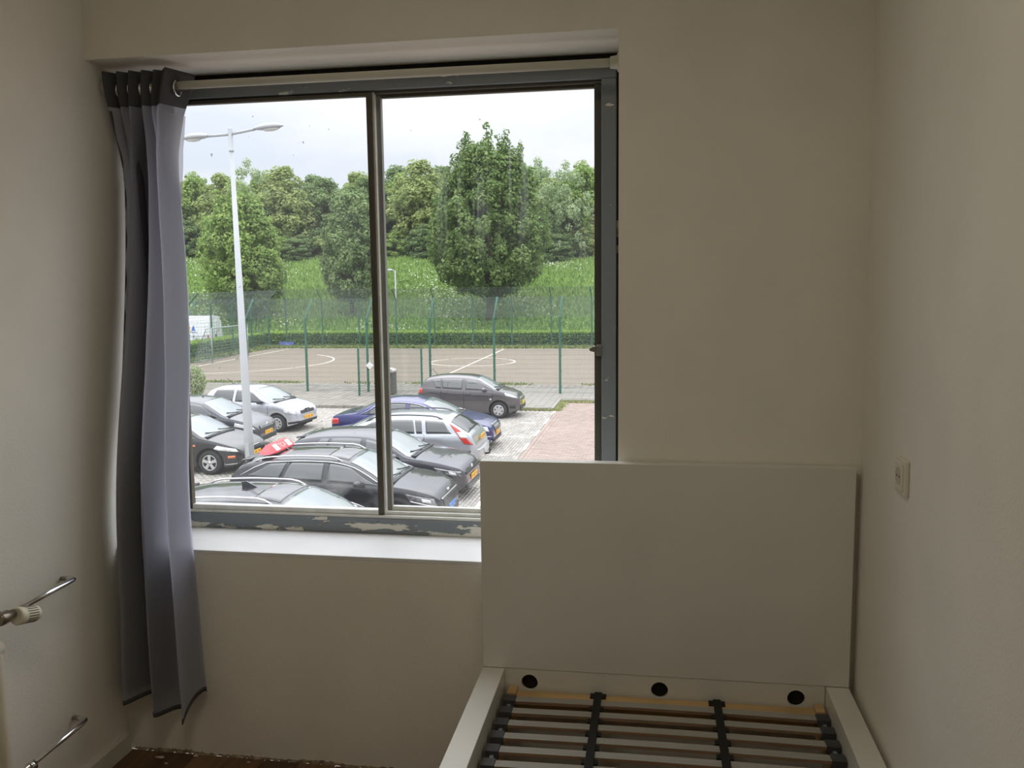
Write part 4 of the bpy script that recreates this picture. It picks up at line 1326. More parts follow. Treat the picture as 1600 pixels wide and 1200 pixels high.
class Car:
    """d runs from the front bumper (0) to the rear (L); local x = L/2 - d, y to the car's left, z up"""
    def __init__(s, name, label, loc, rz, p, body, group=None):
        s.p = p; s.L, s.W, s.H = p['L'], p['W'], p['H']
        s.root = thing(name, label, p.get('cat', 'car'), (loc[0], loc[1], G), rz, group)
        s.body_m = body
        s.wr = p['wr']; s.ax = (p['fo'], p['fo'] + p['wb'])
        s.k = p.get('tumble', .34)
        s.surface()
    def top(s, d): return pch(s.p['top'], d)
    def belt(s, d): return min(pch(s.p['belt'], d), s.top(d) - .025)
    def hw(s, d):
        f = pch(s.p.get('front', [(0, .60), (.04, .72), (.14, .84), (.32, .925), (.65, .98), (1.2, 1.0)]), d)
        r = pch(s.p.get('rear', [(0, .80), (.05, .87), (.18, .935), (.5, .98), (1.1, 1.0)]), s.L - d)
        return s.W / 2 * min(f, r)
    def low(s, d):
        z = .20
        z = max(z, .20 + .10 * max(0, 1 - d / .35), .20 + .12 * max(0, 1 - (s.L - d) / .35))
        for a in s.ax:
            R = s.wr + .055
            if abs(d - a) < R: z = max(z, s.wr + math.sqrt(R * R - (d - a) ** 2))
        return z
    def sec(s, d):
        w = s.hw(d); zt = s.top(d); zb = s.belt(d); z0 = min(s.low(d), zb - .06)
        g = zt - zb
        cr = min(.075, g * .55 + .004)
        zs = zt - cr
        y8 = w * .965 - s.k * (zs - zb) - .10 * max(0, zs - zb - .25)
        zm = max(z0 + .02, min(.52, zb - .05))
        pts = [(w * .955, z0), (w * .985, z0 + (zm - z0) * .4), (w, zm), (w * .998, zm + (zb - zm) * .55), (w * .985, zb - .035 * min(1, (zb - zm) / .1)), (w * .965, zb)]
        for t in (.25, .5, .75, 1.0):
            z = zb + (zs - zb) * t
            pts.append((w * .965 - s.k * (z - zb) - .10 * max(0, z - zb - .25), z))
        for q in (.96, .86, .6, .3, 0):
            pts.append((y8 * q, zs + (zt - zs) * (1 - q ** 3)))
        return pts
    def stations(s):
        d = set(np.linspace(0, s.L, 54).round(4))
        d |= set(np.linspace(0, .4, 16).round(4)) | set((s.L - np.linspace(0, .75, 26)).round(4))
        for a in s.ax:
            R = s.wr + .055
            d |= set((a + R * np.cos(np.linspace(0, pi, 19))).round(4)) | {round(a - R - .004, 4), round(a + R + .004, 4)}
        d |= {round(p[0], 4) for p in s.p['top'] if 0 <= p[0] <= s.L}
        d = sorted(x for x in d if 0 <= x <= s.L)
        out = [d[0]]
        for x in d[1:]:
            if x - out[-1] > .003: out.append(x)
        return out
    def X(s, d): return s.L / 2 - d
    def surface(s):
        ds = s.stations()
        q = MB()
        S_ = [s.sec(d) for d in ds]; n = len(S_[0])
        for sg in (1, -1):
            v = [(s.X(d), sg * y, z) for d, sc in zip(ds, S_) for (y, z) in sc]
            q.add(v, [(i * n + j, i * n + j + 1, (i + 1) * n + j + 1, (i + 1) * n + j) for i in range(len(ds) - 1) for j in range(n - 1)], 0, True)
        for i in (0, -1):
            sc = S_[i]
            ring = [(s.X(ds[i]), y, z) for y, z in sc] + [(s.X(ds[i]), -y, z) for y, z in sc[::-1][1:]]
            q.add(ring, [tuple(range(len(ring)))], 0, False)
        s.body = q.build('body', s.body_m, s.root)
        q = MB()
        q.box(s.X(s.L - .2), s.X(.2), -s.W / 2 + .24, s.W / 2 - .24, .17, .60)
        q.box(s.X(s.L - .5), s.X(.95), -s.W / 2 + .10, s.W / 2 - .10, .21, .30)
        q.build('underbody', well_m, s.root)
        # dark sill and bumper bottoms
    def side(s, d, z, off=.006, sg=1):
        sc = s.sec(d)[:10]
        z = min(max(z, sc[0][1]), sc[9][1])
        for (y0, z0), (y1, z1) in zip(sc[:-1], sc[1:]):
            if z0 <= z <= z1 + 1e-9:
                t = (z - z0) / max(1e-6, z1 - z0); y = y0 + (y1 - y0) * t; break
        else: y = sc[9][0]
        # outward in plan where the corner turns
        e = .02
        def yy(dd):
            c = s.sec(min(max(dd, 0), s.L))[:10]
            zz = min(max(z, c[0][1]), c[9][1])
            return np.interp(zz, [p[1] for p in c], [p[0] for p in c])
        g = (yy(d + e) - yy(d - e)) / (2 * e)
        nx = g / math.sqrt(1 + g * g); ny = 1 / math.sqrt(1 + g * g)
        return (s.X(d) + nx * off, sg * (y + ny * off), z)
    def zs(s, d): return s.sec(d)[9][1]
    def patch(s, name, m, c, sg, nu=6, nv=4, off=.006, parent=None, drop=None):
        """c = ((d, z) x4) bottom-front, bottom-rear, top-rear, top-front laid on the side"""
        q = MB()
        def fn(i, j):
            a = [c[0][k] + (c[1][k] - c[0][k]) * i for k in (0, 1)]
            b_ = [c[3][k] + (c[2][k] - c[3][k]) * i for k in (0, 1)]
            return s.side(a[0] + (b_[0] - a[0]) * j, a[1] + (b_[1] - a[1]) * j, off, sg)
        q.grid(fn, nu, nv)
        return q.build(name, m, parent or s.root, weld=False, solid=.006)
    def window(s, m, sg, fb, ft, rb, rt, z0=.03, mt=.03, name='side_window', off=.006, n=14):
        q = MB()
        def fn(i, j):
            d = (rb + (fb - rb) * i) * (1 - j) + (rt + (ft - rt) * i) * j
            lo = s.belt(d) + z0; hi = max(lo + .004, s.zs(d) - mt)
            return s.side(d, lo + (hi - lo) * j, off, sg)
        q.grid(fn, n, 6)
        return q.build(name, m, s.root, weld=False, solid=.004)
    def top_pt(s, d, t, off=.006):
        sc = s.sec(d); y8, zs = sc[9]; zt = sc[-1][1]
        y = y8 * t; z = zs + (zt - zs) * (1 - abs(t) ** 3)
        e = .02
        g = (s.top(min(d + e, s.L)) - s.top(max(d - e, 0))) / (min(d + e, s.L) - max(d - e, 0))
        nl = math.sqrt(1 + g * g)
        return (s.X(d) + off * g / nl, y, z + off / nl)
    def screen(s, name, m, d0, d1, t0=.90, t1=.90, parent=None, off=.006):
        q = MB()
        q.grid(lambda i, j: s.top_pt(d0 + (d1 - d0) * i, (-1 + 2 * j) * (t0 + (t1 - t0) * i), off), 12, 12)
        return q.build(name, m, parent or s.root, weld=False, solid=.004)
    def wheels(s, style, m, n=5):
        for a in s.ax:
            for sg in (1, -1):
                w = MB(); r = s.wr
                yo = s.W / 2 - .012
                prof = [(r * .60, -.17), (r * .86, -.18), (r * .97, -.165), (r, -.14), (r, -.045), (r * .97, -.018), (r * .90, -.004), (r * .70, -.0), (r * .655, -.010), (r * .64, -.03)]
                w.lathe([(p, sg * h) for p, h in prof], 28, (s.X(a), sg * yo, r), 'y', 0)
                wh = w.build('wheel', tyre_m, s.root)
                q = MB(); R = r * .655
                q.lathe([(R, -.012), (R * .95, -.004), (R * .90, -.012), (R * .86, -.05), (0, -.05)] if style == 'spoke' else [(R, -.012), (R * .96, -.002), (R * .85, .001), (R * .3, .006), (0, .007)], 28, (0, 0, 0), 'y', 1 if style == 'spoke' else 0)
                if style == 'spoke':
                    q.lathe([(R, -.012), (R * .96, -.001), (R * .88, -.006), (R * .86, -.03)], 28, (0, 0, 0), 'y', 0)
                    q.lathe([(R * .22, -.03), (R * .20, .0), (0, .002)], 14, (0, 0, 0), 'y', 0)
                    for k in range(n):
                        t = 2 * pi * k / n + .3
                        c, s_ = math.cos(t), math.sin(t)
                        wd = .16 * R if n <= 5 else .10 * R
                        pts = [(c * R * .1 - s_ * wd, s_ * R * .1 + c * wd), (c * R * .1 + s_ * wd, s_ * R * .1 - c * wd), (c * R * .9 + s_ * wd * 1.25, s_ * R * .9 - c * wd * 1.25), (c * R * .9 - s_ * wd * 1.25, s_ * R * .9 + c * wd * 1.25)]
                        q.prism(pts, 'y', -.028, -.002, 0)
                else:
                    for k in range(n):
                        t = 2 * pi * k / n + .2
                        c, s_ = math.cos(t), math.sin(t)
                        pts = [(c * R * a_ - s_ * b_ * R, s_ * R * a_ + c * b_ * R) for a_, b_ in ((.52, -.055), (.52, .055), (.66, .12), (.80, .10), (.80, -.10), (.66, -.12))]
                        q.prism(pts, 'y', -.004, .0075, 1)
                o = q.build('rim', [m, well_m], wh, loc=(s.X(a), sg * (yo - .004), r))
                if sg < 0: o.rotation_euler = (0, 0, pi)
    def plate(s, rear, z, m=plate_y, mk=plate_k, y=0, tilt=0.0):
        d = s.L if rear else 0
        x = s.X(d) + (-.012 if rear else .012)
        q = MB(); q.box(-.008, .008, -.26, .26, -.055, .055)
        o = q.build('number_plate', m, s.root, loc=(x, y, z), bevel=.003)
        o.rotation_euler = (0, tilt, 0)
        q = MB()
        sg = -1 if rear else 1
        for k in range(8):
            if k in (2, 5): continue
            yk = -.20 + k * .056
            q.box(sg * .0081, sg * .0095, yk - .017, yk + .017, .018, .032); q.box(sg * .0081, sg * .0095, yk - .017, yk - .006, -.032, .018)
            if k % 2: q.box(sg * .0081, sg * .0095, yk + .006, yk + .017, -.032, .018)
            if k % 3: q.box(sg * .0081, sg * .0095, yk - .006, yk + .017, -.032, -.02)
        q.build('characters', mk, o)['kind'] = 'stuff'
    def mirrors(s, d, m, z=.07):
        for sg in (1, -1):
            zb = s.belt(d) + z; w = s.hw(d)
            q = MB()
            v = []
            for i in range(7):
                t = pi * i / 6
                for j in range(10):
                    a = 2 * pi * j / 10
                    v.append((s.X(d) + .085 * math.sin(t) * math.cos(a) - .01, sg * (w + .07 - .115 * math.cos(t)), zb + .07 * math.sin(t) * math.sin(a)))
            q.add(v, [(i * 10 + j, i * 10 + (j + 1) % 10, (i + 1) * 10 + (j + 1) % 10, (i + 1) * 10 + j) for i in range(6) for j in range(10)], 0, True)
            q.box(s.X(d) - .03, s.X(d) + .03, *sorted((sg * (w - .06), sg * (w + .02))), zb - .07, zb - .03)
            q.build('wing_mirror', m, s.root)
    def seams(s, sides, ds, z0=.28):
        q = MB()
        for sg in sides:
            for (da, db) in ds:
                def fn(i, j):
                    d = da + (db - da) * j
                    return s.side(d + (i - .5) * .014, z0 + (s.belt(d) + .01 - z0) * j, .0025, sg)
                q.grid(fn, 1, 8)
        q.build('door_seams', seam_m, s.root, weld=False)['kind'] = 'stuff'
    def handles(s, ds, m, dz=-.10):
        for sg in (1, -1):
            for d in ds:
                a = Vector(s.side(d - .09, s.belt(d) + dz, .018, sg)); c = Vector(s.side(d + .09, s.belt(d) + dz, .018, sg))
                q = MB(); q.tube([a, (a + c) / 2 + Vector((0, sg * .008, 0)), c], .014, 6); q.build('door_handle', m, s.root)
    def line(s, name, m, pts, r=.012, sides=(1, -1), off=.010):
        """a bead along the side through (d, z-function) points"""
        for sg in sides:
            q = MB(); q.tube([s.side(d, z, off, sg) for d, z in pts], r, 5); q.build(name, m, s.root)
    def rails(s, m, d0, d1, lift=.045, t=.90, r=.016):
        for sg in (1, -1):
            P_ = []
            for i in range(15):
                d = d0 + (d1 - d0) * i / 14
                x, y, z = s.top_pt(d, sg * t, 0)
                f = min(1, i / 2, (14 - i) / 2)
                P_.append((x, y, z + lift * (f ** .5) + (.0 if f else -.01)))
            q = MB(); q.tube(P_, r, 8)
            q.build('roof_rail', m, s.root)
    def wipers(s, d):
        q = MB()
        for y in (-.50, .12):
            a = Vector(s.top_pt(d + .10, 0, .02)); 
            q.tube([(s.X(d + .03), y + .55, s.top(d + .03) + .008), (s.X(d + .10), y + .1, s.top(d + .10) + .014), (s.X(d + .13), y, s.top(d + .13) + .014)], .012, 4)
        q.box(s.X(d + .06), s.X(d - .05), -s.hw(d) * .80, s.hw(d) * .80, s.top(d) - .02, s.top(d) + .006)
        q.build('wipers', trim_blk, s.root)['kind'] = 'stuff'
    def front(s, name, m, y0, y1, z0, z1, d=0.0, th=.02, bev=.008, parent=None):
        q = MB(); q.box(s.X(d) - .02, s.X(d) + th, y0, y1, z0, z1)
        return q.build(name, m, parent or s.root, bevel=bev)
    def nose(s, name, m, zlo, zhi, ymax, off=.008, n=14, parent=None):
        """a piece lying on the sloping nose between two heights, as wide as ymax either side"""
        q = MB()
        def dz(z):          # where the centre line of the nose passes height z
            lo, hi = 0.0, s.ax[0]
            for _ in range(30):
                m_ = (lo + hi) / 2
                if s.top(m_) < z: lo = m_
                else: hi = m_
            return lo
        def fn(i, j):
            z = zlo + (zhi - zlo) * j; y = ymax * (-1 + 2 * i)
            d0 = dz(z)
            # follow the plan rounding of the bumper
            w0 = s.hw(0)
            d1 = 0
            if abs(y) > w0:
                lo, hi = 0, .5
                for _ in range(24):
                    m_ = (lo + hi) / 2
                    if s.hw(m_) < abs(y): lo = m_
                    else: hi = m_
                d1 = lo
            return (s.X(max(d0, d1)) + off, y, z + .3 * off)
        q.grid(fn, n, 4)
        return q.build(name, m, parent or s.root, weld=False, solid=.008)

def hatch_top(L, H, hood, cowl, cz, rf, rr, rz_, tail, tz, nose=.62, bump=.47):
    return [(0, bump), (.03, nose - .06), (.10, nose + .02), (.25, hood - .05), (.5, hood + (cz - hood) * .35), (cowl, cz),
            (cowl + (rf - cowl) * .5, cz + (H - .045 - cz) * .56), (rf, H - .045), (rf + .45, H - .006), (rf + .9, H), ((rf + .9 + rr) / 2, H - .008), (rr, rz_), (tail, tz)]

black_blue = paint('black_metallic_paint', lin(26, 27, 34))
grey_dk = paint('anthracite_metallic_paint', lin(58, 58, 66))
grey_d2 = paint('dark_grey_metallic_paint', lin(70, 70, 76))
grey_k = paint('graphite_metallic_paint', lin(84, 80, 82))
silver = paint('silver_metallic_paint', lin(176, 180, 186), .5, .3)
silver2 = paint('pale_silver_metallic_paint', lin(192, 194, 202), .5, .3)
blue = paint('dark_blue_metallic_paint', lin(44, 46, 104))
black = paint('black_car_paint', lin(20, 20, 24), .1)
white_p = paint('white_van_paint', lin(232, 234, 236), 0, .35)

# ---- tall crossover estates with silver rails (two of them)
cross = dict(L=4.36, W=1.81, H=1.50, wb=2.70, fo=.87, wr=.325, tumble=.36,
             top=[(0, .50), (.03, .66), (.08, .74), (.20, .84), (.5, .935), (.98, 1.02), (1.38, 1.25), (1.80, 1.43), (2.25, 1.495), (2.7, 1.50), (3.3, 1.475), (3.85, 1.40), (4.02, 1.32), (4.24, .98), (4.33, .86), (4.36, .62)],
             belt=[(0, .62), (.2, .78), (.9, .95), (2.2, .99), (3.4, 1.04), (4.0, 1.10), (4.36, 1.12)])
def crossover(label, loc, rz, body, taxi, fin=3.4, fs=1.0):
    c = Car('estate_car', label, loc, rz, cross, body)
    for sg in (1, -1):
        c.window(car_glass, sg, 1.05, 1.80, 2.22, 2.20)
        c.window(car_glass, sg, 2.32, 2.30, 3.12, 2.98)
        c.window(car_glass, sg, 3.18, 3.04, 3.88, 3.36)
        pts = [(1.02, c.belt(1.02) + .03)] + [(d, c.zs(d) - .022) for d in np.linspace(1.25, 3.45, 16)] + [(3.70, c.belt(3.7) + .20), (3.96, c.belt(3.96) + .03)]
        c.line('window_trim', sil, pts, .011, (sg,), .012)
        c.patch('headlight', lampd, ((.10, .60), (.58, .72), (.68, .86), (.16, .745)), sg, 10, 4, .008)
        c.patch('headlight_lens', lampg, ((.20, .665), (.36, .70), (.38, .765), (.22, .73)), sg, 5, 3, .012)
        c.patch('headlight_rim', sil, ((.09, .585), (.58, .705), (.59, .728), (.10, .605)), sg, 10, 2, .010)
        c.patch('tail_light', red_l, ((4.12, .84), (4.33, .80), (4.30, .92), (4.12, .96)), sg, 8, 3, .010)
    c.screen('windscreen', ws_glass, 1.04, 1.80, .92, .90)
    c.screen('rear_window', car_glass, 3.99, 4.22, .82, .86)
    c.screen('panoramic_roof', mat('dark_roof_glass', (.05, .05, .055, 1), .06, coat=1), 1.86, 2.30, .80, .80, off=.002)
    q = MB(); q.grid(lambda i, j: (c.X(3.86 + .20 * i), (-1 + 2 * j) * .60, 1.385 - .03 * i), 4, 6); q.build('spoiler', body, c.root, weld=False, solid=.03)
    c.rails(sil, 1.95, 3.75, .05, .93, .017)
    c.wheels('spoke', alloy, 5)
    c.mirrors(1.56, body); c.seams((1, -1), ((1.12, 1.18), (2.26, 2.26), (3.32, 3.05)))
    c.handles((2.12, 3.02), body); c.wipers(1.00)
    c.nose('grille', trim_blk, .52, .70, .56)
    c.nose('grille_bar', sil, .700, .716, .60, .012)
    c.nose('lower_grille', trim_blk, .30, .42, .60)
    c.front('emblem', sil, -.06, .06, .745, .785, .07, .012, .004)
    q = MB(); q.prism([(c.X(fin - .12 * fs), 0), (c.X(fin + .12 * fs), 0), (c.X(fin + .13 * fs), .075 * fs), (c.X(fin + .06 * fs), .09 * fs)], 'y', -.014 * fs, .014 * fs)
    x, y, z = c.top_pt(fin, 0, 0)
    o = q.build('aerial_fin', body, c.root); o.location = (0, 0, z - .012)
    c.plate(False, .47, plate_b if taxi else plate_y, plate_kb if taxi else plate_k)
    q = MB(); q.tube([c.side(d, .27, .004, -1) for d in np.linspace(1.3, 3.1, 8)], .03, 6); q.tube([c.side(d, .27, .004, 1) for d in np.linspace(1.3, 3.1, 8)], .03, 6)
    q.build('sill_trim', trim_blk, c.root)
    return c
carA = crossover('dark estate car nearest to the window, only its roof and windscreen in view', (-6.14, 10.62), 0.0, black_blue, False, 2.62, 1.2)
carB = crossover('black estate car with silver roof rails and a blue number plate', (-6.20, 13.86), 0.0, black_blue, True)

# red taxi sign lying across the rear of the roof
sgn = thing('taxi_roof_sign', 'red roof sign with white squares across the rear of the black estate car', 'taxi sign', (-7.58, 13.82, G + 1.487), 0.0)
red_s = mat('red_sign_plastic', lin(226, 70, 78), .35, noise=.04)
b = MB(); b.prism([(-.17, .0), (.17, .0), (.17, .03), (.05, .15), (-.05, .15), (-.17, .03)], 'y', -.40, .40)
b.add([(-.17, -.40, 0), (.17, -.40, 0), (.17, -.40, .03), (-.17, -.40, .03), (.10, -.60, 0), (-.10, -.60, 0), (.05, -.40, .15), (-.05, -.40, .15)],
      [(0, 1, 4, 5), (2, 1, 4), (0, 3, 5), (6, 2, 4), (3, 7, 5), (7, 6, 4, 5)])
b.add([(-.17, .40, 0), (.17, .40, 0), (.17, .40, .03), (-.17, .40, .03), (.10, .60, 0), (-.10, .60, 0), (.05, .40, .15), (-.05, .40, .15)],
      [(0, 1, 4, 5), (2, 1, 4), (0, 3, 5), (6, 2, 4), (3, 7, 5), (7, 6, 4, 5)])
b.build('housing', red_s, sgn)
wsq = mat('white_sign_square', lin(240, 232, 232), .4)
ang = math.atan2(.12, .12)
def on_face(name, mm, y0, y1, s0, s1, off=.002):
    q = MB()
    def P_(y, s): return (.17 - .12 * s + off, y, .03 + .12 * s + off)
    q.add([P_(y0, s0), P_(y1, s0), P_(y1, s1), P_(y0, s1)], [(0, 1, 2, 3)])
    return q.build(name, mm, sgn, weld=False, solid=.001)
on_face('white_square', wsq, -.36, -.19, .08, .95); on_face('white_square', wsq, .20, .37, .08, .95)
on_face('square_mark', mat('grey_sign_mark', lin(176, 176, 178), .5), -.32, -.25, .3, .7, .004); on_face('square_mark', MATS['grey_sign_mark'], .25, .32, .3, .7, .004)
o = font('lettering', 'TCA', .15, mat('pale_pink_lettering', lin(246, 190, 178), .5), sgn, (.113, 0.0, .093), (pi / 4, 0, pi / 2), .001)
b = MB(); b.box(-.175, .175, -.42, .42, -.012, .0); b.build('foot', trim_blk, sgn)

# ---- dark grey hatchback
golf = dict(L=4.28, W=1.79, H=1.46, wb=2.63, fo=.86, wr=.318, tumble=.36,
            top=[(0, .46), (.03, .60), (.08, .69), (.2, .78), (.5, .865), (1.20, .995), (1.60, 1.21), (1.98, 1.385), (2.35, 1.45), (2.7, 1.46), (3.3, 1.44), (3.80, 1.36), (3.95, 1.27), (4.17, .95), (4.25, .86), (4.28, .60)],
            belt=[(0, .60), (.2, .74), (1.0, .92), (2.2, .95), (3.4, .99), (4.0, 1.04), (4.28, 1.05)])
c = Car('hatchback_car', 'dark grey hatchback with orange number plate between the taxi and the silver estate', (-6.29, 16.55), -.02, golf, grey_dk)
for sg in (1, -1):
    c.window(car_glass, sg, 1.22, 1.95, 2.28, 2.26)
    c.window(car_glass, sg, 2.38, 2.36, 3.15, 3.05)
    c.window(car_glass, sg, 3.21, 3.11, 3.58, 3.30)
    c.patch('headlight', lampd, ((.10, .56), (.60, .66), (.68, .785), (.16, .675)), sg, 10, 4, .008)
    c.patch('headlight_lens', lampg, ((.20, .60), (.34, .63), (.36, .69), (.22, .66)), sg, 5, 3, .012)
    c.patch('headlight_rim', lampg, ((.11, .655), (.64, .755), (.66, .772), (.12, .672)), sg, 10, 2, .011)
    c.patch('tail_light', red_l, ((4.0, .80), (4.24, .78), (4.22, .92), (4.0, .94)), sg, 8, 3, .010)
c.screen('windscreen', ws_glass, 1.22, 1.96, .92, .90); c.screen('rear_window', car_glass, 3.90, 4.14, .82, .86)
q = MB(); q.grid(lambda i, j: (c.X(3.78 + .18 * i), (-1 + 2 * j) * .58, 1.348 - .03 * i), 4, 6); q.build('spoiler', grey_dk, c.root, weld=False, solid=.03)
c.wheels('spoke', alloy, 5); c.mirrors(1.55, grey_dk); c.seams((1, -1), ((1.18, 1.24), (2.32, 2.32), (3.36, 3.18))); c.handles((2.18, 3.08), grey_dk); c.wipers(1.18)
c.nose('grille', trim_blk, .585, .635, .60); c.nose('lower_grille', trim_blk, .24, .36, .62)
for k in range(4): c.nose('grille_bar', grey_d2, .255 + .028 * k, .262 + .028 * k, .58, .014, parent=None)
c.plate(False, .47)
e_ = MB(); e_.lathe([(.062, 0), (.066, .006), (.056, .010), (.052, .004)], 24, (0, 0, 0), 'x', closed=True); e_.build('emblem', sil, c.root, loc=(c.X(.045), 0, .655))
q = MB()
for p0, p1 in (((-.028, .045), (0, .008)), ((.028, .045), (0, .008)), ((-.046, .02), (-.02, -.048)), ((-.02, -.048), (0, -.005)), ((0, -.005), (.02, -.048)), ((.02, -.048), (.046, .02))):
    q.tube([(.006, p0[0], p0[1]), (.006, p1[0], p1[1])], .006, 4)
q.build('emblem_letters', sil, c.root, loc=(c.X(.045), 0, .655))
carC = c

# ---- silver estate, rear towards the road
mond = dict(L=4.80, W=1.81, H=1.41, wb=2.75, fo=.93, wr=.32, tumble=.30,
            top=[(0, .46), (.03, .58), (.1, .68), (.3, .78), (.6, .855), (1.15, .96), (1.62, 1.18), (2.10, 1.34), (2.55, 1.395), (3.0, 1.41), (3.55, 1.395), (3.96, 1.365), (4.10, 1.30), (4.66, .92), (4.76, .72), (4.80, .60)],
            belt=[(0, .60), (.2, .70), (1.1, .90), (2.4, .925), (4.0, .945), (4.8, .95)],
            rear=[(0, .84), (.05, .90), (.18, .955), (.5, .985), (1.1, 1.0)])
c = Car('estate_car', 'silver estate car with its rear and tall red tail lights facing the red road', (-6.98, 19.55), pi + .02, mond, silver)
for sg in (1, -1):
    c.window(car_glass, sg, 1.22, 2.10, 2.45, 2.43)
    c.window(car_glass, sg, 2.55, 2.53, 3.22, 3.16)
    c.window(car_glass, sg, 3.27, 3.21, 3.42, 3.38)
    c.window(car_glass, sg, 3.52, 3.48, 4.18, 3.96)
    c.patch('tail_light', red_l, ((4.50, .72), (4.72, .70), (4.20, 1.26), (4.08, 1.26)), sg, 6, 12, .010)
    c.patch('reversing_light', white_l, ((4.40, .88), (4.59, .87), (4.47, 1.02), (4.30, 1.02)), sg, 5, 5, .016)
    c.patch('bumper_strip', mat('grey_bumper_strip', lin(96, 98, 102), .5), ((4.0, .50), (4.66, .50), (4.66, .565), (4.0, .565)), sg, 10, 2, .014)
    c.patch('headlight', lampg, ((.12, .58), (.60, .66), (.62, .74), (.18, .67)), sg, 8, 3, .008)
c.screen('windscreen', ws_glass, 1.20, 2.08, .92, .90); c.screen('rear_window', car_glass, 4.12, 4.58, .84, .84)
c.rails(mat('grey_roof_rail', lin(92, 94, 98), .5, metal=.2), 1.9, 3.92, .055, .90, .020)
c.wheels('spoke', alloy, 7); c.mirrors(1.65, silver); c.seams((1, -1), ((1.3, 1.3), (2.5, 2.5), (3.50, 3.46))); c.handles((2.36, 3.36), silver)
q = MB()
for sg in (-1, 1): pass
q.prism([(c.X(4.72), -.80), (c.X(4.86), -.66), (c.X(4.90), -.40), (c.X(4.90), .40), (c.X(4.86), .66), (c.X(4.72), .80)], 'z', .36, .56)
q.build('rear_bumper', silver, c.root, bevel=.02)
c.plate(True, .80); c.root.children[-1].location.x = c.X(4.735) - .01
c.root.children[-1].rotation_euler = (0, .22, 0)
q = MB(); q.tube([(c.X(4.86), 0, .32), (c.X(4.98), 0, .34), (c.X(5.0), 0, .42)], .022, 8); q.lathe([(.0, .46), (.03, .45), (.03, .41), (.0, .40)], 10, (c.X(5.0), 0, 0)); q.build('tow_bar', trim_blk, c.root)
q = MB(); q.tube([(c.X(4.66) - .02, -.3, .99), (c.X(4.56) - .02, .05, 1.16)], .010, 4); q.build('rear_wiper', trim_blk, c.root)
carD = c

# ---- dark blue saloon
pas = dict(L=4.77, W=1.82, H=1.45, wb=2.71, fo=.90, wr=.322, tumble=.36,
           top=[(0, .46), (.03, .60), (.09, .69), (.25, .77), (.6, .855), (1.12, .96), (1.58, 1.19), (2.05, 1.375), (2.45, 1.44), (2.8, 1.45), (3.2, 1.415), (3.65, 1.27), (4.15, 1.045), (4.45, 1.00), (4.66, .965), (4.73, .86), (4.77, .58)],
           belt=[(0, .60), (.2, .71), (1.1, .915), (2.4, .945), (3.8, .985), (4.3, .985), (4.77, .94)])
c = Car('saloon_car', 'dark blue saloon car between the silver estate and the empty parking bay', (-7.06, 22.25), 0.0, pas, blue)
for sg in (1, -1):
    c.window(car_glass, sg, 1.20, 2.05, 2.42, 2.40)
    c.window(car_glass, sg, 2.52, 2.50, 3.28, 3.16)
    c.window(car_glass, sg, 3.34, 3.22, 3.80, 3.30)
    pts = [(1.15, c.belt(1.15) + .03)] + [(d, c.zs(d) - .02) for d in np.linspace(1.4, 3.35, 14)] + [(3.62, c.belt(3.6) + .13), (3.86, c.belt(3.86) + .03)]
    c.line('window_trim', sil, pts, .010, (sg,), .012)
    c.patch('headlight', lampg, ((.10, .55), (.60, .64), (.58, .745), (.16, .69)), sg, 10, 4, .008)
    c.patch('tail_light', red_l, ((4.48, .74), (4.75, .72), (4.72, .88), (4.50, .90)), sg, 8, 3, .010)
    c.patch('bumper_strip', sil, ((.05, .40), (.55, .41), (.55, .43), (.05, .42)), sg, 8, 2, .012)
c.screen('windscreen', ws_glass, 1.16, 2.04, .92, .90); c.screen('rear_window', car_glass, 3.34, 4.06, .88, .84)
c.wheels('spoke', alloy, 9); c.mirrors(1.6, blue); c.seams((1, -1), ((1.26, 1.28), (2.46, 2.46), (3.44, 3.30))); c.handles((2.32, 3.22), blue); c.wipers(1.12)
gm = c.nose('grille', mat('dark_chrome_grille', lin(80, 84, 92), .3, metal=.5), .50, .70, .34)
for k in range(7): c.front('grille_bar', sil, -.30 + .09 * k, -.275 + .09 * k, .52, .66, .03, .018, .002)
c.nose('grille_rim', sil, .695, .712, .38, .012)
c.nose('lower_grille', trim_blk, .24, .34, .66)
c.plate(False, .44)
carE = c

# ---- graphite small hatchback by the kerb
karl = dict(L=3.68, W=1.66, H=1.48, wb=2.385, fo=.74, wr=.292, tumble=.33,
            top=[(0, .48), (.03, .62), (.08, .72), (.18, .82), (.4, .90), (.78, 1.00), (1.16, 1.21), (1.56, 1.40), (2.0, 1.468), (2.4, 1.48), (2.9, 1.46), (3.32, 1.39), (3.42, 1.33), (3.58, .98), (3.65, .86), (3.68, .58)],
            belt=[(0, .60), (.2, .76), (.8, .94), (2.0, .975), (3.0, 1.03), (3.68, 1.06)])
c = Car('hatchback_car', 'small graphite grey hatchback parked farthest away at the kerb of the footpath', (-6.68, 28.08), 0.0, karl, grey_k)
for sg in (1, -1):
    c.window(car_glass, sg, .86, 1.56, 1.92, 1.90)
    c.window(car_glass, sg, 2.04, 2.02, 2.74, 2.78)
    c.window(car_glass, sg, 2.79, 2.83, 2.98, 3.10)
    c.patch('headlight', lampg, ((.06, .70), (.50, .80), (.54, .90), (.16, .80)), sg, 10, 4, .008)
    c.patch('tail_light', red_l, ((3.46, .88), (3.64, .86), (3.58, 1.04), (3.46, 1.04)), sg, 8, 3, .012)
    c.patch('side_crease', seam_m, ((.95, .765), (3.2, .885), (3.2, .90), (.95, .775)), sg, 12, 1, .003)
    c.patch('side_repeater', white_l, ((.99, .66), (1.05, .66), (1.05, .70), (.99, .70)), sg, 2, 2, .008)
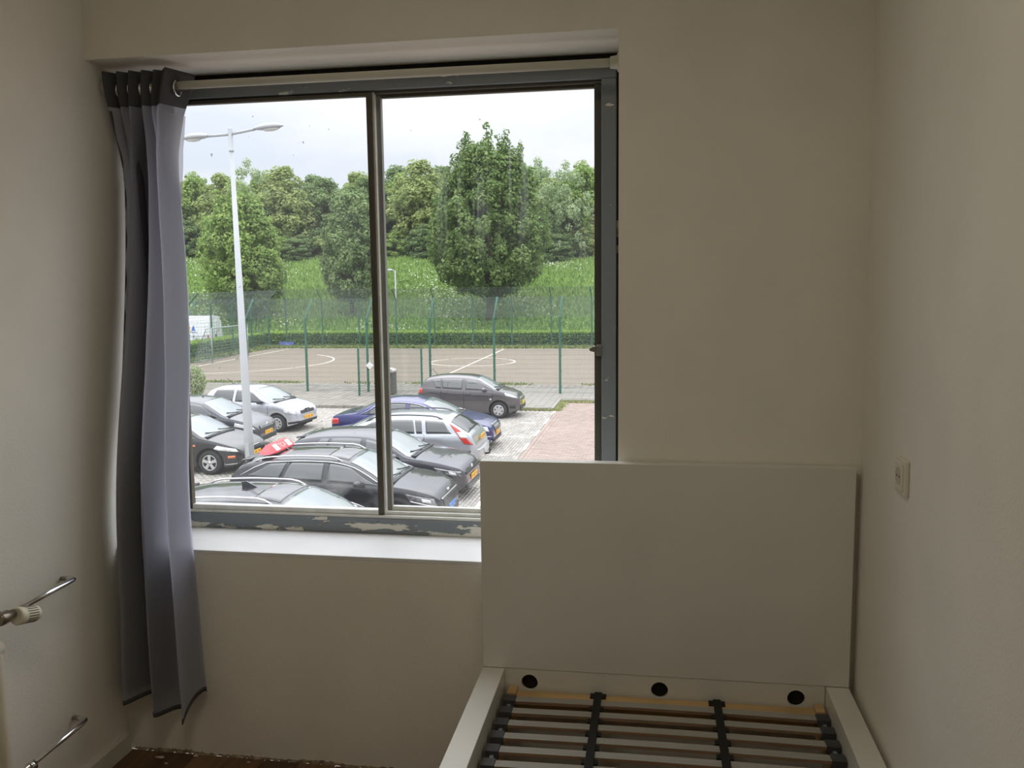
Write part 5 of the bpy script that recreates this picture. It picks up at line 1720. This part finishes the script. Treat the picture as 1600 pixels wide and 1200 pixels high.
c.screen('windscreen', ws_glass, .84, 1.55, .92, .90); c.screen('rear_window', car_glass, 3.42, 3.58, .82, .84)
c.wheels('cap', cap_m, 6); c.mirrors(1.24, grey_k); c.seams((1, -1), ((.92, .96), (1.97, 1.97), (2.86, 2.78))); c.handles((1.82, 2.68), grey_k); c.wipers(.80)
c.nose('grille', sil, .665, .70, .42, .012); c.nose('lower_grille', trim_blk, .30, .44, .55)
c.plate(False, .50, mat('lime_yellow_number_plate', lin(222, 206, 60), .45))
q = MB(); q.tube([(c.X(3.1), 0, 1.44), (c.X(3.28), 0, 1.66)], .008, 4); q.build('aerial', trim_blk, c.root)
c.patch('fog_lamp', trim_blk, ((.16, .36), (.36, .36), (.36, .48), (.16, .46)), -1, 4, 3, .006)
carF = c

# ---- silver three-door hatchback
aro = dict(L=3.55, W=1.64, H=1.44, wb=2.32, fo=.70, wr=.288, tumble=.34,
           top=[(0, .46), (.03, .60), (.08, .70), (.2, .79), (.45, .865), (.85, .96), (1.22, 1.18), (1.60, 1.36), (2.0, 1.43), (2.4, 1.44), (2.9, 1.425), (3.20, 1.36), (3.32, 1.26), (3.46, .94), (3.52, .82), (3.55, .58)],
           belt=[(0, .60), (.2, .73), (.85, .90), (2.0, .925), (3.0, .945), (3.55, .95)])
c = Car('hatchback_car', 'pale silver three door hatchback behind the lamp post with a short roof aerial', (-13.16, 24.75), -.13, aro, silver2)
for sg in (1, -1):
    c.window(car_glass, sg, .92, 1.62, 2.24, 2.22)
    c.window(car_glass, sg, 2.34, 2.32, 3.18, 2.98)
    c.patch('headlight', lampg, ((.08, .58), (.44, .64), (.44, .76), (.16, .715)), sg, 10, 4, .008)
    c.patch('tail_light', red_l, ((3.40, .74), (3.53, .72), (3.50, .90), (3.40, .92)), sg, 6, 3, .010)
    c.patch('bumper_strip', trim_blk, ((.03, .30), (.48, .25), (.48, .31), (.03, .37)), sg, 8, 2, .010)
c.screen('windscreen', ws_glass, .90, 1.60, .92, .90); c.screen('rear_window', car_glass, 3.30, 3.45, .82, .84)
c.wheels('cap', cap_m, 8); c.mirrors(1.26, trim_blk); c.seams((1, -1), ((1.0, 1.02), (2.29, 2.29))); c.handles((2.12,), silver2); c.wipers(.86)
c.nose('grille', trim_blk, .585, .68, .40, .010); c.nose('lower_grille', trim_blk, .28, .36, .60)
c.front('badge_plate', trim_blk, -.13, .13, .60, .72, .05, .018, .01)
o = font('emblem', 'S', .12, sil, c.root, (c.X(.05) + .024, 0, .66), (pi / 2, 0, pi / 2), .003)
c.plate(False, .45)
q = MB(); q.tube([(c.X(2.85), .1, 1.41), (c.X(3.12), .1, 1.62)], .010, 4); q.lathe([(.03, 1.415), (.02, 1.44), (0, 1.45)], 10, (c.X(2.85), .1, 0)); q.build('aerial', trim_blk, c.root)
carG = c

# ---- dark small hatchback half behind the curtain
clio = dict(L=3.99, W=1.71, H=1.49, wb=2.575, fo=.80, wr=.30, tumble=.34,
            top=[(0, .46), (.03, .60), (.08, .70), (.2, .80), (.45, .885), (.88, .99), (1.28, 1.21), (1.70, 1.41), (2.15, 1.48), (2.5, 1.49), (3.1, 1.465), (3.55, 1.39), (3.70, 1.29), (3.88, .98), (3.96, .84), (3.99, .60)],
            belt=[(0, .60), (.2, .74), (.9, .94), (2.1, .965), (3.2, 1.00), (3.99, 1.02)])
c = Car('hatchback_car', 'dark grey hatchback between the black car and the silver three door car at left', (-13.38, 21.45), 0.02, clio, grey_d2)
for sg in (1, -1):
    c.window(car_glass, sg, .98, 1.70, 2.12, 2.10)
    c.window(car_glass, sg, 2.22, 2.20, 3.0, 2.94)
    c.patch('headlight', lampg, ((.09, .62), (.66, .72), (.64, .83), (.18, .72)), sg, 10, 4, .008)
    c.patch('tail_light', red_l, ((3.78, .80), (3.96, .78), (3.90, 1.0), (3.78, 1.0)), sg, 6, 3, .010)
    c.patch('side_strip', trim_blk, ((1.05, .50), (2.7, .50), (2.7, .56), (1.05, .56)), sg, 10, 2, .012)
c.screen('windscreen', ws_glass, .94, 1.69, .92, .90); c.screen('rear_window', car_glass, 3.68, 3.86, .82, .84)
c.wheels('cap', cap_m, 7); c.mirrors(1.34, trim_blk); c.seams((1, -1), ((1.05, 1.08), (2.16, 2.16), (3.08, 3.0))); c.handles((2.0, 2.9), grey_d2); c.wipers(.90)
c.nose('grille', trim_blk, .60, .70, .46, .008)
for z in (.625, .655, .685): c.nose('grille_bar', sil, z - .005, z + .005, .44, .013)
c.nose('lower_grille', trim_blk, .26, .38, .60)
q = MB()
dm = [(0, .075), (.052, 0), (0, -.075), (-.052, 0)]
q.tube([(0, y, z) for y, z in dm + dm[:1]], .012, 5); q.build('emblem', sil, c.root, loc=(c.X(.05) + .016, 0, .665))
c.plate(False, .47)
q = MB(); q.lathe([(.02, 1.465), (.018, 1.50), (.0, 1.505)], 8, (c.X(2.0), 0, 0)); q.build('aerial', trim_blk, c.root)
carH = c

# ---- black hatchback nearest at left
foc = dict(L=4.15, W=1.72, H=1.43, wb=2.615, fo=.83, wr=.312, tumble=.34,
           top=[(0, .44), (.03, .57), (.08, .65), (.2, .73), (.5, .82), (.95, .93), (1.38, 1.16), (1.82, 1.35), (2.25, 1.42), (2.6, 1.43), (3.2, 1.405), (3.7, 1.31), (3.86, 1.2), (4.05, .92), (4.12, .78), (4.15, .58)],
           belt=[(0, .58), (.2, .68), (.95, .875), (2.2, .90), (3.3, .96), (4.15, .98)])
c = Car('hatchback_car', 'black hatchback with five spoke alloy wheel nearest at left beside the curtain', (-12.42, 18.55), -.03, foc, black)
for sg in (1, -1):
    c.window(car_glass, sg, 1.02, 1.80, 2.2, 2.18)
    c.window(car_glass, sg, 2.3, 2.28, 3.2, 3.0)
    c.patch('headlight', lampg, ((.10, .585), (.72, .655), (.60, .755), (.16, .665)), sg, 10, 4, .009)
    c.patch('indicator', orange_l, ((.17, .44), (.34, .43), (.34, .49), (.17, .50)), sg, 4, 2, .010)
    c.patch('indicator', orange_l, ((1.18, .72), (1.30, .72), (1.29, .76), (1.19, .76)), sg, 3, 2, .010)
    c.patch('tail_light', red_l, ((3.9, .9), (4.0, .88), (3.85, 1.2), (3.8, 1.2)), sg, 5, 5, .010)
    c.patch('bumper_line', sil, ((.14, .285), (.52, .255), (.52, .268), (.14, .298)), sg, 8, 1, .010)
c.screen('windscreen', ws_glass, 1.00, 1.80, .92, .90); c.screen('rear_window', car_glass, 3.84, 4.02, .82, .84)
c.wheels('spoke', alloy, 5); c.mirrors(1.42, trim_blk); c.seams((1, -1), ((1.10, 1.14), (2.25, 2.25), (3.3, 3.1))); c.handles((2.1, 3.0), black); c.wipers(.97)
c.nose('grille', trim_blk, .57, .63, .34, .010); c.nose('lower_grille', trim_blk, .24, .36, .60); c.nose('grille_rim', sil, .632, .642, .36, .012)
c.plate(False, .46)
carI = c

# ---- white van behind the left hedge
van_p = dict(L=5.2, W=1.95, H=2.48, wb=3.2, fo=.95, wr=.34, tumble=.10, cat='van',
             top=[(0, .60), (.05, .85), (.15, 1.0), (.5, 1.12), (.9, 1.24), (1.4, 1.85), (1.85, 2.33), (2.3, 2.45), (3.0, 2.48), (4.6, 2.48), (5.0, 2.45), (5.08, 2.36), (5.16, 1.3), (5.2, .62)],
             belt=[(0, .70), (.3, .95), (.9, 1.15), (2.4, 1.30), (5.2, 1.32)],
             rear=[(0, .93), (.04, .96), (.15, .985), (.5, 1.0)])
c = Car('delivery_van', 'white delivery van with orange and blue marks parked behind the hedge at left', (-34.75, 57.45), pi, van_p, white_p)
for sg in (1, -1):
    c.window(car_glass, sg, 1.05, 1.80, 2.0, 2.0)
    c.patch('tail_light', red_l, ((5.0, .62), (5.15, .62), (5.10, 1.12), (5.0, 1.12)), sg, 4, 6, .02)
    c.patch('panel_line', mat('grey_panel_line', lin(150, 154, 158), .6), ((2.2, 1.00), (5.0, 1.0), (5.0, 1.03), (2.2, 1.03)), sg, 8, 1, .006)
    c.patch('panel_line', MATS['grey_panel_line'], ((3.35, .4), (3.38, .4), (3.38, 2.3), (3.35, 2.3)), sg, 1, 8, .006)
c.screen('windscreen', ws_glass, 1.0, 1.8, .92, .9)
orange_m = mat('orange_logo', lin(240, 140, 70), .5); blue_mk = mat('blue_logo', lin(70, 110, 205), .5)
def vpatch(name, m, pts, sg=1):
    """small flat mark on the van's flank: polygon of (d, z)"""
    q = MB(); v = [c.side(d, z, .012, sg) for d, z in pts]
    q.add(v, [tuple(range(len(v)))]); return q.build(name, m, c.root, weld=False, solid=.004)
def disc(cx, cz, r, n=14): return [(cx + r * math.cos(2 * pi * k / n), cz + r * math.sin(2 * pi * k / n)) for k in range(n)]
for sg in (1,):
    vpatch('orange_mark', orange_m, disc(3.46, 1.60, .19)); vpatch('orange_mark', orange_m, disc(3.46, 1.30, .12)); vpatch('yellow_mark', mat('yellow_logo', lin(246, 214, 80), .5), disc(3.60, 1.38, .09))
    vpatch('blue_mark', blue_mk, [(3.74, 1.46), (4.06, 1.46), (3.96, 1.68), (3.90, 1.78), (3.84, 1.68)]); vpatch('blue_mark', blue_mk, [(3.72, 1.36), (3.76, 1.44), (4.04, 1.44), (4.08, 1.36), (3.98, 1.40), (3.82, 1.40)])
    vpatch('text_line', mat('grey_lettering', lin(110, 116, 134), .6), [(3.66, 1.26), (4.22, 1.26), (4.22, 1.31), (3.66, 1.31)]); vpatch('text_line', MATS['grey_lettering'], [(3.40, 1.02), (3.66, 1.02), (3.66, 1.055), (3.40, 1.055)])
    vpatch('text_line', MATS['grey_lettering'], [(3.88, .90), (3.96, .90), (3.96, 1.08), (3.88, 1.08)])
q = MB(); q.box(c.X(5.2) - .015, c.X(5.2) + .01, -.008, .008, .5, 1.28); q.build('door_gap', seam_m, c.root)
q = MB(); q.box(c.X(5.2) - .03, c.X(5.2) + .01, .10, .16, .86, 1.12); q.build('door_handle', trim_blk, c.root)
q = MB(); q.box(c.X(5.2) - .09, c.X(5.2) + .03, -.88, .88, .36, .54); q.build('rear_bumper', mat('grey_bumper_strip', lin(96, 98, 102)), c.root, bevel=.02)
q = MB(); q.box(c.X(5.17) - .02, c.X(5.17) + .02, -.80, -.10, 1.42, 2.1); q.build('rear_panel_seam', white_p, c.root)
c.wheels('cap', cap_m, 6)
